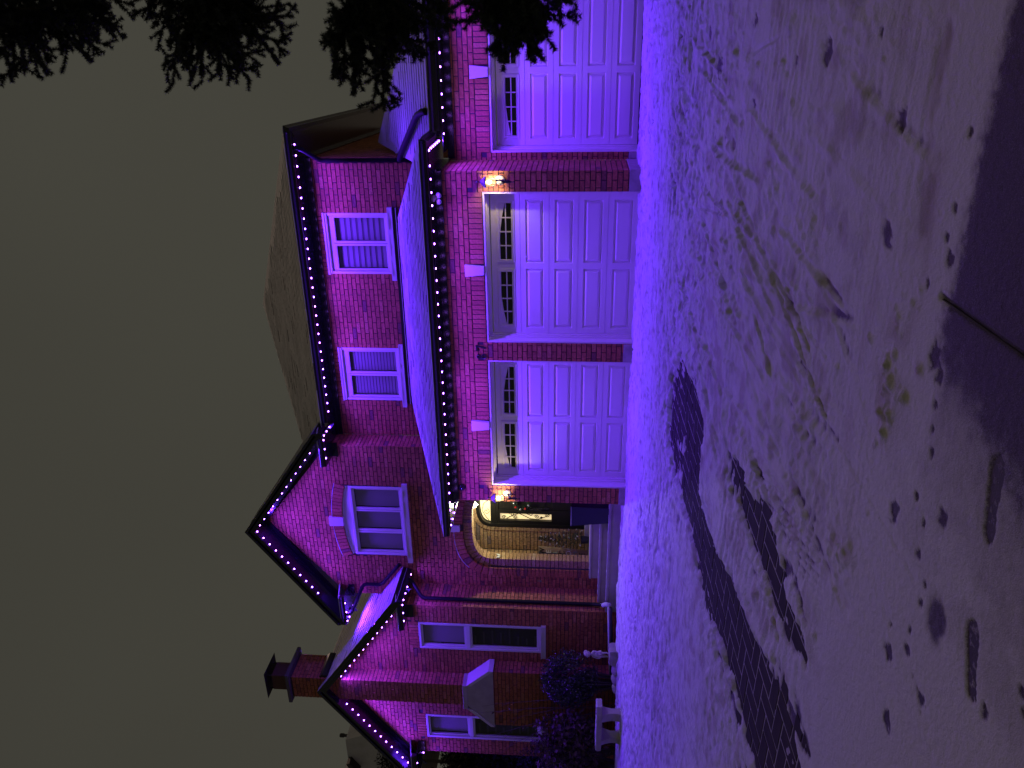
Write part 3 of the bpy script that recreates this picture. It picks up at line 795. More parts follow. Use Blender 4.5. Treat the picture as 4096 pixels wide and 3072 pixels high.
# keystones, pier bases
def keystone(parent, y, zt, zb, xc, wt, wb, d=.05):
    b = MB(); b.prism([(xc-wt/2, y-d, zt), (xc-wb/2, y-d, zb), (xc+wb/2, y-d, zb), (xc+wt/2, y-d, zt)], (0, d+.05, 0))
    b.build('keystone', M_KEY, parent, bevel=.004)
for (a, c) in (D1, D2): keystone(PART['garage_wall'], YG, 2.80, ZD+.004, (a+c)/2, .205, .142)
keystone(PART['setback_garage_wall'], YR, 2.735, 2.44, 1.696, .205, .142)
keystone(PART['gable_wall'], YB, 6.262, 5.948, -7.455, .225, .195, .06)
keystone(PART['gable_wall'], YB, 3.66, 3.40, -7.545, .17, .14, .06)
def base(x0, x1, y0, y1, z1): 
    b = MB(); b.box(x0, x1, y0, y1, -.25, z1); b.build('pier_base', M_STONE, PART['garage_wall'], bevel=.006)
base(XL-.012, D1[0]-.004, -.016, .20, .131); base(D1[1]+.004, D2[0]-.004, -.016, .20, .163); base(D2[1]+.004, XR+.014, -.016, YR-.0, .183); base(XR+.016, D3[0]-.004, YR-.016, YR+.2, .15)

# ------------------------------------------------------------------ garage doors
def garage_door(x0, x1, yf, zt, label):
    yd_ = yf+.27
    b = MB()
    # jambs and head: a flat casing and a stepped stop
    b.box(x0, x0+.028, yf+.012, yd_+.05, -.1, zt); b.box(x1-.028, x1, yf+.012, yd_+.05, -.1, zt); b.box(x0+.028, x1-.028, yf+.012, yd_+.05, zt-.028, zt-.001)
    b.box(x0+.030, x0+.075, yd_-.055, yd_+.05, -.1, zt-.030); b.box(x1-.075, x1-.030, yd_-.055, yd_+.05, -.1, zt-.030); b.box(x0+.075, x1-.075, yd_-.055, yd_+.05, zt-.075, zt-.030)
    b.box(x0+.028, x0+.058, yd_-.10, yd_-.06, -.1, zt-.03); b.box(x1-.058, x1-.028, yd_-.10, yd_-.06, -.1, zt-.03); b.box(x0+.058, x1-.058, yd_-.10, yd_-.06, zt-.058, zt-.03)
    d = b.build('garage_door', M_WHITE, house); d['label'] = label
    a, c = x0+.078, x1-.078; hw = (c-a)/2; sh = (zt-.085-.012)/5
    for k in range(5):
        z0 = .004+k*sh; s = MB(); z1 = z0+sh-.005
        nsub = [(a+.10, a+hw-.05), (a+hw+.05, c-.10)]
        px = [a, nsub[0][0], nsub[0][1], nsub[1][0], nsub[1][1], c]
        zl, zh = z0+.085, z1-.085
        fy = yd_
        # rails and stiles round two openings
        for i in range(5):
            if i in (1, 3):
                s.face([(px[i], fy, z0), (px[i+1], fy, z0), (px[i+1], fy, zl), (px[i], fy, zl)]); s.face([(px[i], fy, zh), (px[i+1], fy, zh), (px[i+1], fy, z1), (px[i], fy, z1)])
            else: s.face([(px[i], fy, z0), (px[i+1], fy, z0), (px[i+1], fy, z1), (px[i], fy, z1)])
        s.face([(a, fy, z0), (a, fy+.03, z0), (c, fy+.03, z0), (c, fy, z0)]); s.face([(a, fy, z1), (c, fy, z1), (c, fy+.03, z1), (a, fy+.03, z1)])
        s.box(a, c, fy+.03, fy+.045, z0-.004, z1+.006)
        sec = s.build('door_section', M_WHITE, d)
        for (u0, u1) in nsub:
            p = MB()
            def loop(i, y): return [(u0+i, y, zl+i), (u1-i, y, zl+i), (u1-i, y, zh-i), (u0+i, y, zh-i)]
            if k < 4:
                L_ = [loop(0, fy), loop(.012, fy+.022), loop(.022, fy+.022), loop(.060, fy-.004)]
                for A, B in zip(L_, L_[1:]):
                    for i in range(4): j = (i+1) % 4; p.face([A[i], A[j], B[j], B[i]])
                p.face(L_[-1]); p.build('panel', M_WHITE, d)
            else:
                L_ = [loop(0, fy), loop(.008, fy-.010), loop(.050, fy-.012), loop(.058, fy+.012)]
                for A, B in zip(L_, L_[1:]):
                    for i in range(4): j = (i+1) % 4; p.face([A[i], A[j], B[j], B[i]])
                i0 = .058; uu0, uu1, w0, w1 = u0+i0, u1-i0, zl+i0, zh-i0
                zm = w0+(w1-w0)*.47; W_ = (uu1-uu0)
                left = u0 < a+hw-.2
                for t_ in (.25, .5, .75): xx = uu0+W_*t_; p.box(xx-.009, xx+.009, fy-.006, fy+.010, w0, w1)
                p.box(uu0, uu1, fy-.0055, fy+.0095, zm-.009, zm+.009)
                # sunburst insert: the outer top corner of the light is closed by a sloping board
                crv = [(uu0, w1+.001), (uu0, w1-(w1-w0)*.46), (uu0+W_*.25, w1-(w1-w0)*.20), (uu0+W_*.5, w1-.006), (uu0+W_*.62, w1+.001)]
                if not left: crv = [(uu0+uu1-x, z) for x, z in crv][::-1]
                p.prism([(x, fy+.003, z) for x, z in crv], (0, .006, 0))
                p.build('window_frame', M_WHITE, d)
                for i in range(4):
                    for (za, zb) in ((w0, zm), (zm, w1)):
                        g = MB(); g.box(uu0+W_*i/4+.002, uu0+W_*(i+1)/4-.002, fy+.014, fy+.018, za+.002, zb-.002); g.build('pane', M_GLASSD, d)
    sl = MB(); sl.box(a, c, fy-.004, fy+.04, -.03, .004); sl.build('bottom_seal', M_IRON, d)
    return d
garage_door(D1[0], D1[1], YG, ZD, 'white garage door nearest the porch')
garage_door(D2[0], D2[1], YG, ZD, 'white garage door between the two lanterns')
gd3 = garage_door(D3[0], D3[1], YR, 2.435, 'set back white garage door half behind the spruce')
b = MB(); b.box(D3[0]-.001, D3[0]+.012, YR+.05, YR+.075, 1.62, 1.76); b.build('keypad', M_CONC, gd3)
b = MB(); b.box(-1.14, -1.115, .262, .266, 1.80, 1.83); b.build('white_square', M_WHITE, house)  # small flat white square on the garage door

# ------------------------------------------------------------------ windows
def window(name, y, x0, x1, z0, z1, lites, sill_x, sill_z, label, blinds='zebra', transom=None, inset=.05, casing=True):
    b = MB(); t_ = .05; yy = y-.004
    # brickmould and frame
    b.box(x0, x0+t_, yy, y+.10, z0, z1); b.box(x1-t_, x1, yy, y+.10, z0, z1); b.box(x0+t_, x1-t_, yy, y+.10, z1-t_, z1); b.box(x0+t_, x1-t_, yy, y+.10, z0, z0+t_)
    if casing:    # stepped head moulding
        b.box(x0-.01, x1+.01, yy-.035, yy-.003, z1-.045, z1-.005); b.box(x0, x1, yy-.018, yy-.002, z1-.085, z1-.047)
    f = b.build('window', M_VINYL, house, bevel=.004); f['label'] = label
    zt0 = z1-(.17 if casing else t_); xa, xb = x0+t_, x1-t_
    if casing:
        b = MB(); b.box(xa, xb, y+.03, y+.10, zt0, z1-t_); b.build('head_board', M_VINYL, f)
    rows = [(z0+t_, zt0)] if transom is None else [(z0+t_, transom-.045), (transom+.045, zt0)]
    if transom is not None:
        b = MB(); b.box(xa, xb, y+.008, y+.09, transom-.045, transom+.045); b.build('transom_bar', M_VINYL, f, bevel=.004)
    wl = (xb-xa)/lites
    for r, (za, zb) in enumerate(rows):
        for i in range(lites):
            u0, u1 = xa+i*wl, xa+(i+1)*wl; s = .042
            b = MB(); yf = y+.028
            u0e, u1e = u0+.004, u1-.004
            b.box(u0e, u0e+s, yf, yf+.05, za, zb); b.box(u1e-s, u1e, yf, yf+.05, za, zb); b.box(u0e+s, u1e-s, yf, yf+.05, zb-s, zb); b.box(u0e+s, u1e-s, yf, yf+.05, za, za+s)
            b.build('sash', M_VINYL, f, bevel=.004)
            g0_, g1_, h0, h1 = u0e+s, u1e-s, za+s, zb-s
            b = MB(); b.face([(g0_, yf+.024, h0), (g1_, yf+.024, h0), (g1_, yf+.024, h1), (g0_, yf+.024, h1)]); b.build('pane', M_PANE, f)
            b = MB(); b.face([(g0_, yf+.086, h0), (g1_, yf+.086, h0), (g1_, yf+.086, h1), (g0_, yf+.086, h1)])
            kind = blinds[r] if isinstance(blinds, tuple) else blinds
            b.build('blind', {'zebra': M_SHEER, 'plain': M_SHADE, 'dark': M_ROOM, 'fine': M_SHEER}[kind], f)
            if kind in ('zebra', 'fine', 'dark'):
                p = {'zebra': .112, 'fine': .066, 'dark': .19}[kind]; q = {'zebra': .62, 'fine': .72, 'dark': .22}[kind]
                z = h0+.015; n_ = 0
                while z+p*q < h1:
                    b = MB(); xe = g1_-.006; xs_ = g0_+.006
                    if kind == 'dark': xe = xs_+(g1_-g0_)*random.uniform(.35, .9)
                    b.box(xs_, xe, yf+.078, yf+.081, z, z+p*q); b.build('blind_slat', M_BLIND if kind != 'dark' else M_SLATD, f); z += p; n_ += 1
            # fill behind so that no sky shows through
            b = MB(); b.face([(u0, yf+.16, za-.1), (u1, yf+.16, za-.1), (u1, yf+.16, zb+.2), (u0, yf+.16, zb+.2)]); b.build('room', M_ROOM, f)
    if sill_x:
        b = MB(); b.box(sill_x[0], sill_x[1], y-.06, y+.06, sill_z[0], sill_z[1]-.018)
        n_ = 14      # rock-faced upper edge
        for i in range(n_):
            a = sill_x[0]+(sill_x[1]-sill_x[0])*i/n_; c = sill_x[0]+(sill_x[1]-sill_x[0])*(i+1)/n_
            b.box(a, c, y-.06-random.uniform(.0, .012), y+.06, sill_z[1]-.0175, sill_z[1]+random.uniform(-.006, .002))
        b.build('sill', M_KEY, f)
    return f
M_SHADE = mat('roller_shade', (.30, .28, .27), .85)
def pane_mat():
    m = bpy.data.materials.new('window_glass'); m.use_nodes = True; n = m.node_tree; n.nodes.remove(n.nodes['Principled BSDF'])
    o = n.nodes['Material Output']; a = n.nodes.new('ShaderNodeBsdfTransparent'); a.inputs[0].default_value = (.86, .86, .87, 1)
    g = n.nodes.new('ShaderNodeBsdfGlossy'); g.inputs['Roughness'].default_value = .03; lw = n.nodes.new('ShaderNodeLayerWeight')
    pw = n.nodes.new('ShaderNodeMath'); pw.operation = 'POWER'; pw.inputs[1].default_value = 4.0; ml = n.nodes.new('ShaderNodeMath'); ml.operation = 'MULTIPLY_ADD'; ml.inputs[1].default_value = .8; ml.inputs[2].default_value = .045
    x = n.nodes.new('ShaderNodeMixShader'); n.links.new(lw.outputs['Facing'], pw.inputs[0]); n.links.new(pw.outputs[0], ml.inputs[0]); n.links.new(ml.outputs[0], x.inputs[0])
    n.links.new(a.outputs[0], x.inputs[1]); n.links.new(g.outputs[0], x.inputs[2]); n.links.new(x.outputs[0], o.inputs[0]); return m
M_PANE = pane_mat()
window('w', YD, W1[0], W1[1], 4.53, W1[3], 2, (-2.135, -.715), (4.447, 4.535), 'upper window with wide banded blinds')
window('w', YD, W2[0], W2[1], 4.53, W2[3], 2, (-4.875, -3.485), (4.447, 4.535), 'upper window with fine banded blinds', blinds='fine')
f3 = window('w', YB, W3[0], W3[1], 4.60, 5.76, 3, (-8.487, -6.465), (4.485, 4.60), 'three light window under a brick arch', blinds='plain', casing=False)
b = MB(); b.prism([(W3[1], YB+.02, 5.745), (W3[0], YB+.02, 5.745)]+[(p[0], YB+.02, p[1]) for p in arc3], (0, .06, 0)); b.build('arch_board', M_VINYL, f3)
b = MB()
for p, q in zip(offs(arc3, -.035), offs(arc3, -.035)[1:]): b.prism([(p[0], YB, p[1]), (q[0], YB, q[1]), (q[0], YB, q[1]+.028), (p[0], YB, p[1]+.028)], (0, .03, 0))
b.build('arch_mould', M_VINYL, f3)
window('w', YW, W4[0], W4[1], 1.62, 4.32, 1, (-10.386, -9.50), (1.515, 1.62), 'tall window beside the downspout', blinds=('dark', 'plain'), transom=3.225, casing=False)
window('w', YW, W5[0], W5[1], 1.62, 4.32, 1, (-13.12, -12.18), (1.515, 1.62), 'tall window left of the chimney', blinds=('dark', 'plain'), transom=3.26, casing=False)

# ------------------------------------------------------------------ roofs, gutters, soffits
def roof(name, poly, eave_dir, thick=.10, shingle=True, snowy=.8, base_mat=None):
    """poly: planar outline; eave_dir: horizontal direction of the courses"""
    P = [Vector(p) for p in poly]; n = Vector((0,0,0))
    for i in range(len(P)):
        a, b_ = P[i]-P[0], P[(i+1) % len(P)]-P[0]; n += a.cross(b_)
    n.normalize()
    if n.z < 0: n = -n
    b = MB(); b.prism([tuple(p) for p in P], -n*thick, 0, 1)
    r = b.build(name, [base_mat or M_ROOFSNOW, M_TRIMD], house)
    if not shingle: return r
    u = Vector(eave_dir).normalized(); v = n.cross(u)
    if v.z < 0: v = -v
    O = P[0]; pl = [((p-O).dot(u), (p-O).dot(v)) for p in P]
    u0, u1 = min(p[0] for p in pl), max(p[0] for p in pl); v0, v1 = min(p[1] for p in pl), max(p[1] for p in pl)
    s = MB(); ex, tw = .145, .30; row = 0; vv = v0
    while vv < v1:
        uu = u0-(row % 2)*tw*.5-random.random()*.05
        while uu < u1:
            cu, cv = uu+tw/2, vv+ex/2
            ins = all(pin(a, c, pl) for a, c in ((uu+.02, vv+.01), (uu+tw-.02, vv+.01), (uu+.02, vv+ex*.95), (uu+tw-.02, vv+ex*.95)))
            if ins:
                h = random.uniform(.010, .016); d = lambda a, c, k: O+u*a+v*c+n*k
                a0, a1 = uu+.003, uu+tw-.003; wv = random.uniform(-.008, .004)
                A = [d(a0, vv+wv, .004), d(a1, vv+wv, .004), d(a1, vv+wv, h), d(a0, vv+wv, h), d(a1, vv+ex, .003), d(a0, vv+ex, .003)]
                dark = random.random() > snowy
                s.face([A[0], A[1], A[2], A[3]], 1 if dark else 0); s.face([A[3], A[2], A[4], A[5]], 0)
                s.face([A[0], A[3], A[5]], 0); s.face([A[1], A[4], A[2]], 0)
            uu += tw
        vv += ex; row += 1
    if s.f:
        o = s.build('shingles', [M_ROOFSNOW, M_SHINGLE], r); o['kind'] = 'stuff'
    return r

GE = 3.335
roof('garage_roof', [(.865,-.55,GE),(-6.22,-.55,GE),(-4.73,YD+.02,4.36),(-.92,YD+.02,4.36)][::-1], (1,0,0), snowy=.86)
roof('garage_hip', [(-6.22,-.55,GE),(-6.22,1.64,GE),(-5.0,1.64,4.17),(-4.73,YD,4.36)], (0,1,0))
roof('garage_hip', [(.865,-.55,GE),(-.92,YD,4.36),(.17,YD,3.73),(.865,YD,GE)], (0,1,0))
roof('setback_garage_roof', [(3.40,.46,3.335),(.20,.46,3.335),(.20,3.98,5.06),(.50,3.64,4.894)], (1,0,0), snowy=.93)
roof('setback_garage_hip', [(3.40,.46,3.335),(.50,3.64,4.894),(.5,6.5,4.894),(3.40,6.5,3.335)], (0,1,0), shingle=False)
EX = .74
mz = 6.13
pk = (-4.15, 6.44, 9.04)
mc = [(EX,1.55,mz), (-8.72,1.87,mz+.189), (-9.04,11.3,mz), (EX-.36,11.3,mz)]
roof('main_roof', [(EX,1.55,mz), pk, (-8.72,1.87,mz+.189), (-5.3,1.87,mz+.189), (-5.3,1.55,mz)], (1,0,0), thick=.06, snowy=.93)
for i in (1, 2, 3): roof('main_roof', [mc[i], mc[(i+1) % 4], pk], Vector(mc[(i+1) % 4])-Vector(mc[i]), thick=.06, shingle=False)
GA, GZ, GL, GR, GEZ = -7.47, 7.985, -9.93, -5.06, 6.225      # gable roof: apex x,z; eaves
roof('gable_roof', [(GA,1.15,GZ),(GR,1.15,GEZ),(GR,6.2,GEZ),(GA,6.2,GZ)], (0,1,0), thick=.09, snowy=.9)
roof('gable_roof', [(GA,1.15,GZ),(GL,1.15,GEZ),(GL,6.2,GEZ),(GA,6.2,GZ)], (0,1,0), thick=.09, snowy=.9)
WA, WZ, WL, WR, WEZ = -11.24, 6.635, -13.90, -8.615, 4.725
roof('wing_roof', [(WA,.42,WZ),(WR,.42,WEZ),(WR,1.64,WEZ),(-9.45,1.64,5.325),(-9.45,7.5,5.325),(WA,7.5,WZ)], (0,1,0), thick=.09, snowy=.9)
roof('wing_roof', [(WA,.42,WZ),(WL,.42,WEZ),(WL,7.5,WEZ),(WA,7.5,WZ)], (0,1,0), thick=.09, snowy=.9)

def gutter(p0, p1, out, h=.105, wdt=.115, snow=True):
    """moulded eaves gutter running from p0 to p1 (top back edge); out = outward horizontal direction"""
    p0, p1, o_ = Vector(p0), Vector(p1), Vector(out)
    prof = [(0, 0), (wdt*.92, 0), (wdt, -.012), (wdt*.97, -.030), (wdt*.72, -.055), (wdt*.66, -h), (0, -h)]
    b = MB(); b.prism([tuple(p0+o_*a+ZV*c) for a, c in prof], p1-p0)
    if snow:
        d = (p1-p0); n = max(1, int(d.length/.3))
        for i in range(n):
            a, c = p0+d*(i/n), p0+d*((i+1)/n); k = random.uniform(.002, .012)
            b.prism([tuple(a+o_*.01+ZV*.001), tuple(a+o_*(wdt*.9)+ZV*.001), tuple(a+o_*(wdt*.8)+ZV*k), tuple(a+o_*.01+ZV*(k+.012))], c-a, 1)
    return b.build('gutter', [M_TRIMD, M_ROOFSNOW], house)
def board(name, x0, x1, y0, y1, z0, z1, parent=None, m=None):
    b = MB(); b.box(min(x0,x1), max(x0,x1), min(y0,y1), max(y0,y1), z0, z1); return b.build(name, m or M_TRIM, parent or house, bevel=.003)

# garage eave
ZS = 3.222
gutter((.865-.02,-.455,GE-.002), (-6.20,-.455,GE-.002), (0,-1,0))
board('fascia', -6.10, .745, -.452, -.425, ZS-.008, 3.33)
board('soffit', -6.10, .745, -.424, -.004, ZS, ZS+.012)
board('frieze', XL-.03, XR+.03, -.030, -.003, 3.105, ZS-.001); board('frieze_mould', XL-.05, XR+.05, -.050, -.031, 3.18, ZS-.001)
gutter((.745,-.45,GE-.002), (.745,.36,GE-.002), (1,0,0)); board('fascia', .722, .744, -.42, .60, ZS-.008, 3.33); board('soffit', XR+.004, .721, -.003, .95, ZS+.0005, ZS+.0125)
board('frieze', XR+.003, XR+.030, -.03, YR-.035, 3.105, ZS-.001)
gutter((-6.10,-.45,GE-.002), (-6.10,1.60,GE-.002), (-1,0,0)); board('fascia', -6.099, -6.075, -.42, YB, ZS-.008, 3.33)
board('soffit', -6.074, XL-.004, -.003, YB-.02, ZS+.0005, ZS+.0125, m=M_MATTE)
# set back garage eave
ZR = 3.150
gutter((.86,.555,3.325), (3.42,.555,3.325), (0,-1,0), h=.135)
board('fascia', .76, 3.36, .558, .582, ZR-.008, 3.32); board('soffit', .50, 3.36, .583, YR-.004, ZR, ZR+.012)
board('frieze', XR+.035, 3.6, YR-.030, YR-.003, 3.035, ZR-.001)
# upper eave
ZU = 6.022
gutter((EX+.0,1.665,6.128), (-5.02,1.665,6.128), (0,-1,0))
board('fascia', -5.06, .63, 1.668, 1.69, ZU-.008, 6.12); board('soffit', -5.56, .63, 1.691, YD-.004, ZU, ZU+.012)
board('frieze', -5.56, .215, YD-.030, YD-.003, 5.895, ZU-.001); board('frieze_mould', -5.56, .235, YD-.05, YD-.031, 5.98, ZU-.001)
b = MB(); b.prism([(.725,1.672,ZU-.003),(.19,YD,ZU-.003),(-.18,9.4,ZU-.003),(.36,9.4,ZU-.003)], (0,0,.012)); b.build('soffit', M_TRIM, house)
b = MB(); b.prism([(.215,YD-.03,5.895),(.215,YD-.03,ZU-.002),(.192,YD-.03,ZU-.002),(.192,YD-.03,5.895)], (-.375,7.2,0)); b.build('frieze', M_TRIM, house)
gutter((.72,1.56,6.128), (.36,9.4,6.128), (1,0,0))
# flashing where the garage roof meets the upper wall
b = MB(); b.box(-4.80,-.72,YD-.035,YD-.012,4.33,4.435); b.box(-4.80,-.72,YD-.05,YD-.036,4.37,4.378,1); b.build('flashing', [M_TRIMD, M_ROOFSNOW], house)
board('sill_pack', -2.125, -.725, YD-.03, YD-.013, 4.436, 4.446)

def rake(xa, za, xe, ze, y0, yw, drop_w, label=None):
    """sloping fascia and soffit of a gable, from the apex (xa,za) to the eave (xe,ze); y0 outer face, yw wall face"""
    s = 1 if xe > xa else -1
    d = Vector((xe-xa, 0, ze-za)); dn = d.normalized(); nn = Vector((dn.z*s, 0, -dn.x*s))   # down-facing normal of the slope
    if nn.z > 0: nn = -nn
    A, B = Vector((xa, y0, za)), Vector((xe, y0, ze))
    vd = lambda P, k: Vector((P.x, P.y, P.z-k))
    b = MB(); b.prism([tuple(vd(A,.012)), tuple(vd(B,.012)), tuple(vd(B,.205)), tuple(vd(A,.205))], (0,.026,0)); b.prism([tuple(vd(A,.0)), tuple(vd(B,.0)), tuple(vd(B,.07)), tuple(vd(A,.07))], (0,-.022,0))
    f = b.build('rake_fascia', M_TRIM, house)
    A2, B2 = A+Vector((0,.027,-.212)), B+Vector((0,.027,-.212))
    b = MB(); b.prism([tuple(A2), tuple(B2), tuple(B2+Vector((0,yw-y0-.03,0))), tuple(A2+Vector((0,yw-y0-.03,0)))], (0,0,.012)); b.build('rake_soffit', M_TRIM, f)
    return f
rake(GA, GZ, GR, GEZ, 1.15, YB, 0); rake(GA, GZ, GL, GEZ, 1.15, YB, 0)
rake(WA, WZ, WR, WEZ, .42, YW, 0); rake(WA, WZ, WL, WEZ, .42, YW, 0)
for (xa, za, x1_, z1_, yw) in ((GA, GZ, GR, GEZ, YB), (GA, GZ, GL, GEZ, YB), (WA, WZ, WR, WEZ, YW), (WA, WZ, WL, WEZ, YW)):
    b = MB(); b.prism([(xa, yw-.026, za-.225), (x1_, yw-.026, z1_-.225), (x1_, yw-.026, z1_-.33), (xa, yw-.026, za-.33)], (0,.022,0)); b.build('rake_frieze', M_TRIM, house)

def cornice_return(xo, xi, y0, yw, zt, yb):
    """boxed return at the foot of a gable: xo outer end, xi inner tip; the eave runs back to yb"""
    s = 1 if xo > xi else -1
    gutter((xi, y0+.115, zt), (xo, y0+.115, zt), (0,-1,0)); gutter((xo-s*.115, y0+.01, zt), (xo-s*.115, yb, zt), (s,0,0))
    b = MB(); z = zt-.105
    b.box(min(xi, xo-s*.12), max(xi, xo-s*.12), y0+.118, yw-.004, z, z+.012); b.box(min(xo-s*.118, xo-s*.47), max(xo-s*.118, xo-s*.47), yw-.003, yb, z+.0005, z+.0125)
    b.build('soffit', M_TRIM, house)
    b = MB(); b.box(min(xi, xo-s*.45), max(xi, xo-s*.45), yw-.032, yw-.003, z-.125, z-.001); b.build('frieze', M_TRIM, house)
    b = MB(); b.prism([(xi, y0+.02, zt+.003), (xo-s*.02, y0+.02, zt+.003), (xo-s*.02, yw-.01, zt+.10), (xi, yw-.01, zt+.10)], (0,0,.02)); b.build('return_roof', [M_ROOFSNOW], house)
cornice_return(GR, -5.823, 1.15, YB, 6.12, 1.56); cornice_return(GL, -9.17, 1.15, YB, 6.12, 5.5)
cornice_return(WR, -9.39, .42, YW, 4.63, 1.60); cornice_return(WL, -13.15, .42, YW, 4.63, 7.0)

# ------------------------------------------------------------------ downspouts
def spout(path, r=.042, flat=.78):
    P = [Vector(p) for p in path]; out = []
    for i, p in enumerate(P):          # round the elbows
        if 0 < i < len(P)-1:
            a = (P[i-1]-p).normalized()*.07; c = (P[i+1]-p).normalized()*.07
            out += [p+a, p+(a+c)*.32, p+c]
        else: out.append(p)
    b = MB(); b.tube(out, r, 10); return b.build('downspout', M_SPOUT, house, smooth=True)
spout([(.45,1.62,6.02), (.45,1.66,5.93), (.150,2.075,5.70), (.150,2.075,4.02)])
spout([(.150,2.075,4.22), (.235,2.02,4.19), (1.06,.80,3.60), (1.14,.60,3.47), (1.15,.52,3.38)], r=.055)
spout([(-8.66,1.26,4.56), (-8.70,1.26,4.47), (-9.005,1.07,4.22), (-9.005,1.07,.52), (-8.93,.98,.40), (-8.78,.80,.26)])
ds = spout([(-9.66,1.22,6.02), (-9.66,1.22,5.90), (-9.10,1.575,5.66), (-9.10,1.575,5.24), (-8.55,1.50,4.84), (-8.46,1.50,4.76)])
b = MB(); b.tube([(-8.95,1.0,.455), (-8.90,.95,.375), (-8.83,.87,.325)], [.02,.036,.03], 8); b.tube([(-8.80,.81,.30), (-8.72,.74,.255), (-8.69,.68,.17)], .05, 10); b.build('spout_snow', M_ROOFSNOW, house, smooth=True)
b = MB(); b.tube([(-8.70,.62,.16), (-9.6,.44,.12), (-10.45,.32,.09)], .04, 8); b.tube([(-8.70,.625,.205), (-9.6,.445,.165), (-10.3,.34,.13)], [.02,.024,.016], 8, 1)
b.build('drain_extension', [M_IRON, M_ROOFSNOW], house, smooth=True)

# ------------------------------------------------------------------ porch
b = MB()
door_in = superarch(AC, .70, 2.77, .43, .60)
lp = [[Vector(q) for q in ((-8.9,.3,0),(-6.2,.3,0),(-6.2,3.34,0),(-8.9,3.34,0))], [Vector((p[0],p[1],0)) for p in [(AC+.74,.4),(AC-.74,.4)]+offs(door_in,.04)]]
fl_ = [v for l in lp for v in l]
for tri in tessellate_polygon(lp): b.face([(fl_[i].x, 2.77, fl_[i].y) for i in tri])
b.face([(-8.9,1.95,.3),(-8.9,2.77,.3),(-8.9,2.77,3.34),(-8.9,1.95,3.34)]); b.face([(-6.2,2.77,.3),(-6.2,1.95,.3),(-6.2,1.95,3.34),(-6.2,2.77,3.34)])
b.face([(-8.9,1.952,.3),(-8.57,1.952,.3),(-8.57,1.952,3.34),(-8.9,1.952,3.34)][::-1]); b.face([(-6.51,1.952,.3),(-6.2,1.952,.3),(-6.2,1.952,3.34),(-6.51,1.952,3.34)][::-1])
porch = b.build('porch_wall', M_MORTAR, house)
b = MB(); b.box(-8.95,-6.15,1.90,2.85,3.34,3.38); b.build('porch_ceiling', M_PORCHCEIL, house)
dpoly = [(AC+.75,.3),(AC-.75,.3)]+offs(door_in, .05)
def late_wall(part, O, U, N, conv, polys=(), rings=(), phase=0):
    global WALLS
    keep_ = WALLS; WALLS = []
    q = brick_wall('', O, U, N, conv, cuts=polys, off=.02, backing=False, phase=phase)
    for r in rings: ring(q, *r[0], **r[1])
    vs, fs, tint = [], [], []
    for (poly, fr_, bk, P, Nn) in q[1]:
        V, Fc = brick_geo(poly, fr_, bk, P); k = len(vs); vs += [tuple(v) for v in V]; fs += [tuple(k+i for i in f) for f in Fc]; tint += [random.random()]*len(Fc)
    me = bpy.data.meshes.new('bricks'); me.from_pydata(vs, [], fs); me.materials.append(M_BRICKLAMP)
    a = me.attributes.new('tint', 'FLOAT', 'FACE'); a.data.foreach_set('value', np.array(tint, np.float32))
    o = put('bricks', me, part); o['kind'] = 'stuff'; WALLS = keep_
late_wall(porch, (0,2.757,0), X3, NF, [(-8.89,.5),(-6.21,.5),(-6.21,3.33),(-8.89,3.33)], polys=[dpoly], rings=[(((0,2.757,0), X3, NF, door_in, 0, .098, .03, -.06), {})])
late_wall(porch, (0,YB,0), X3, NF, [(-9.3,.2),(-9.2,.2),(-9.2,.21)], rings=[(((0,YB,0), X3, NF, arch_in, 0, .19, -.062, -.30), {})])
late_wall(porch, (-8.887,1.97,0), (0,1,0), NX, [(0,.5),(.77,.5),(.77,3.33),(0,3.33)], phase=.06)
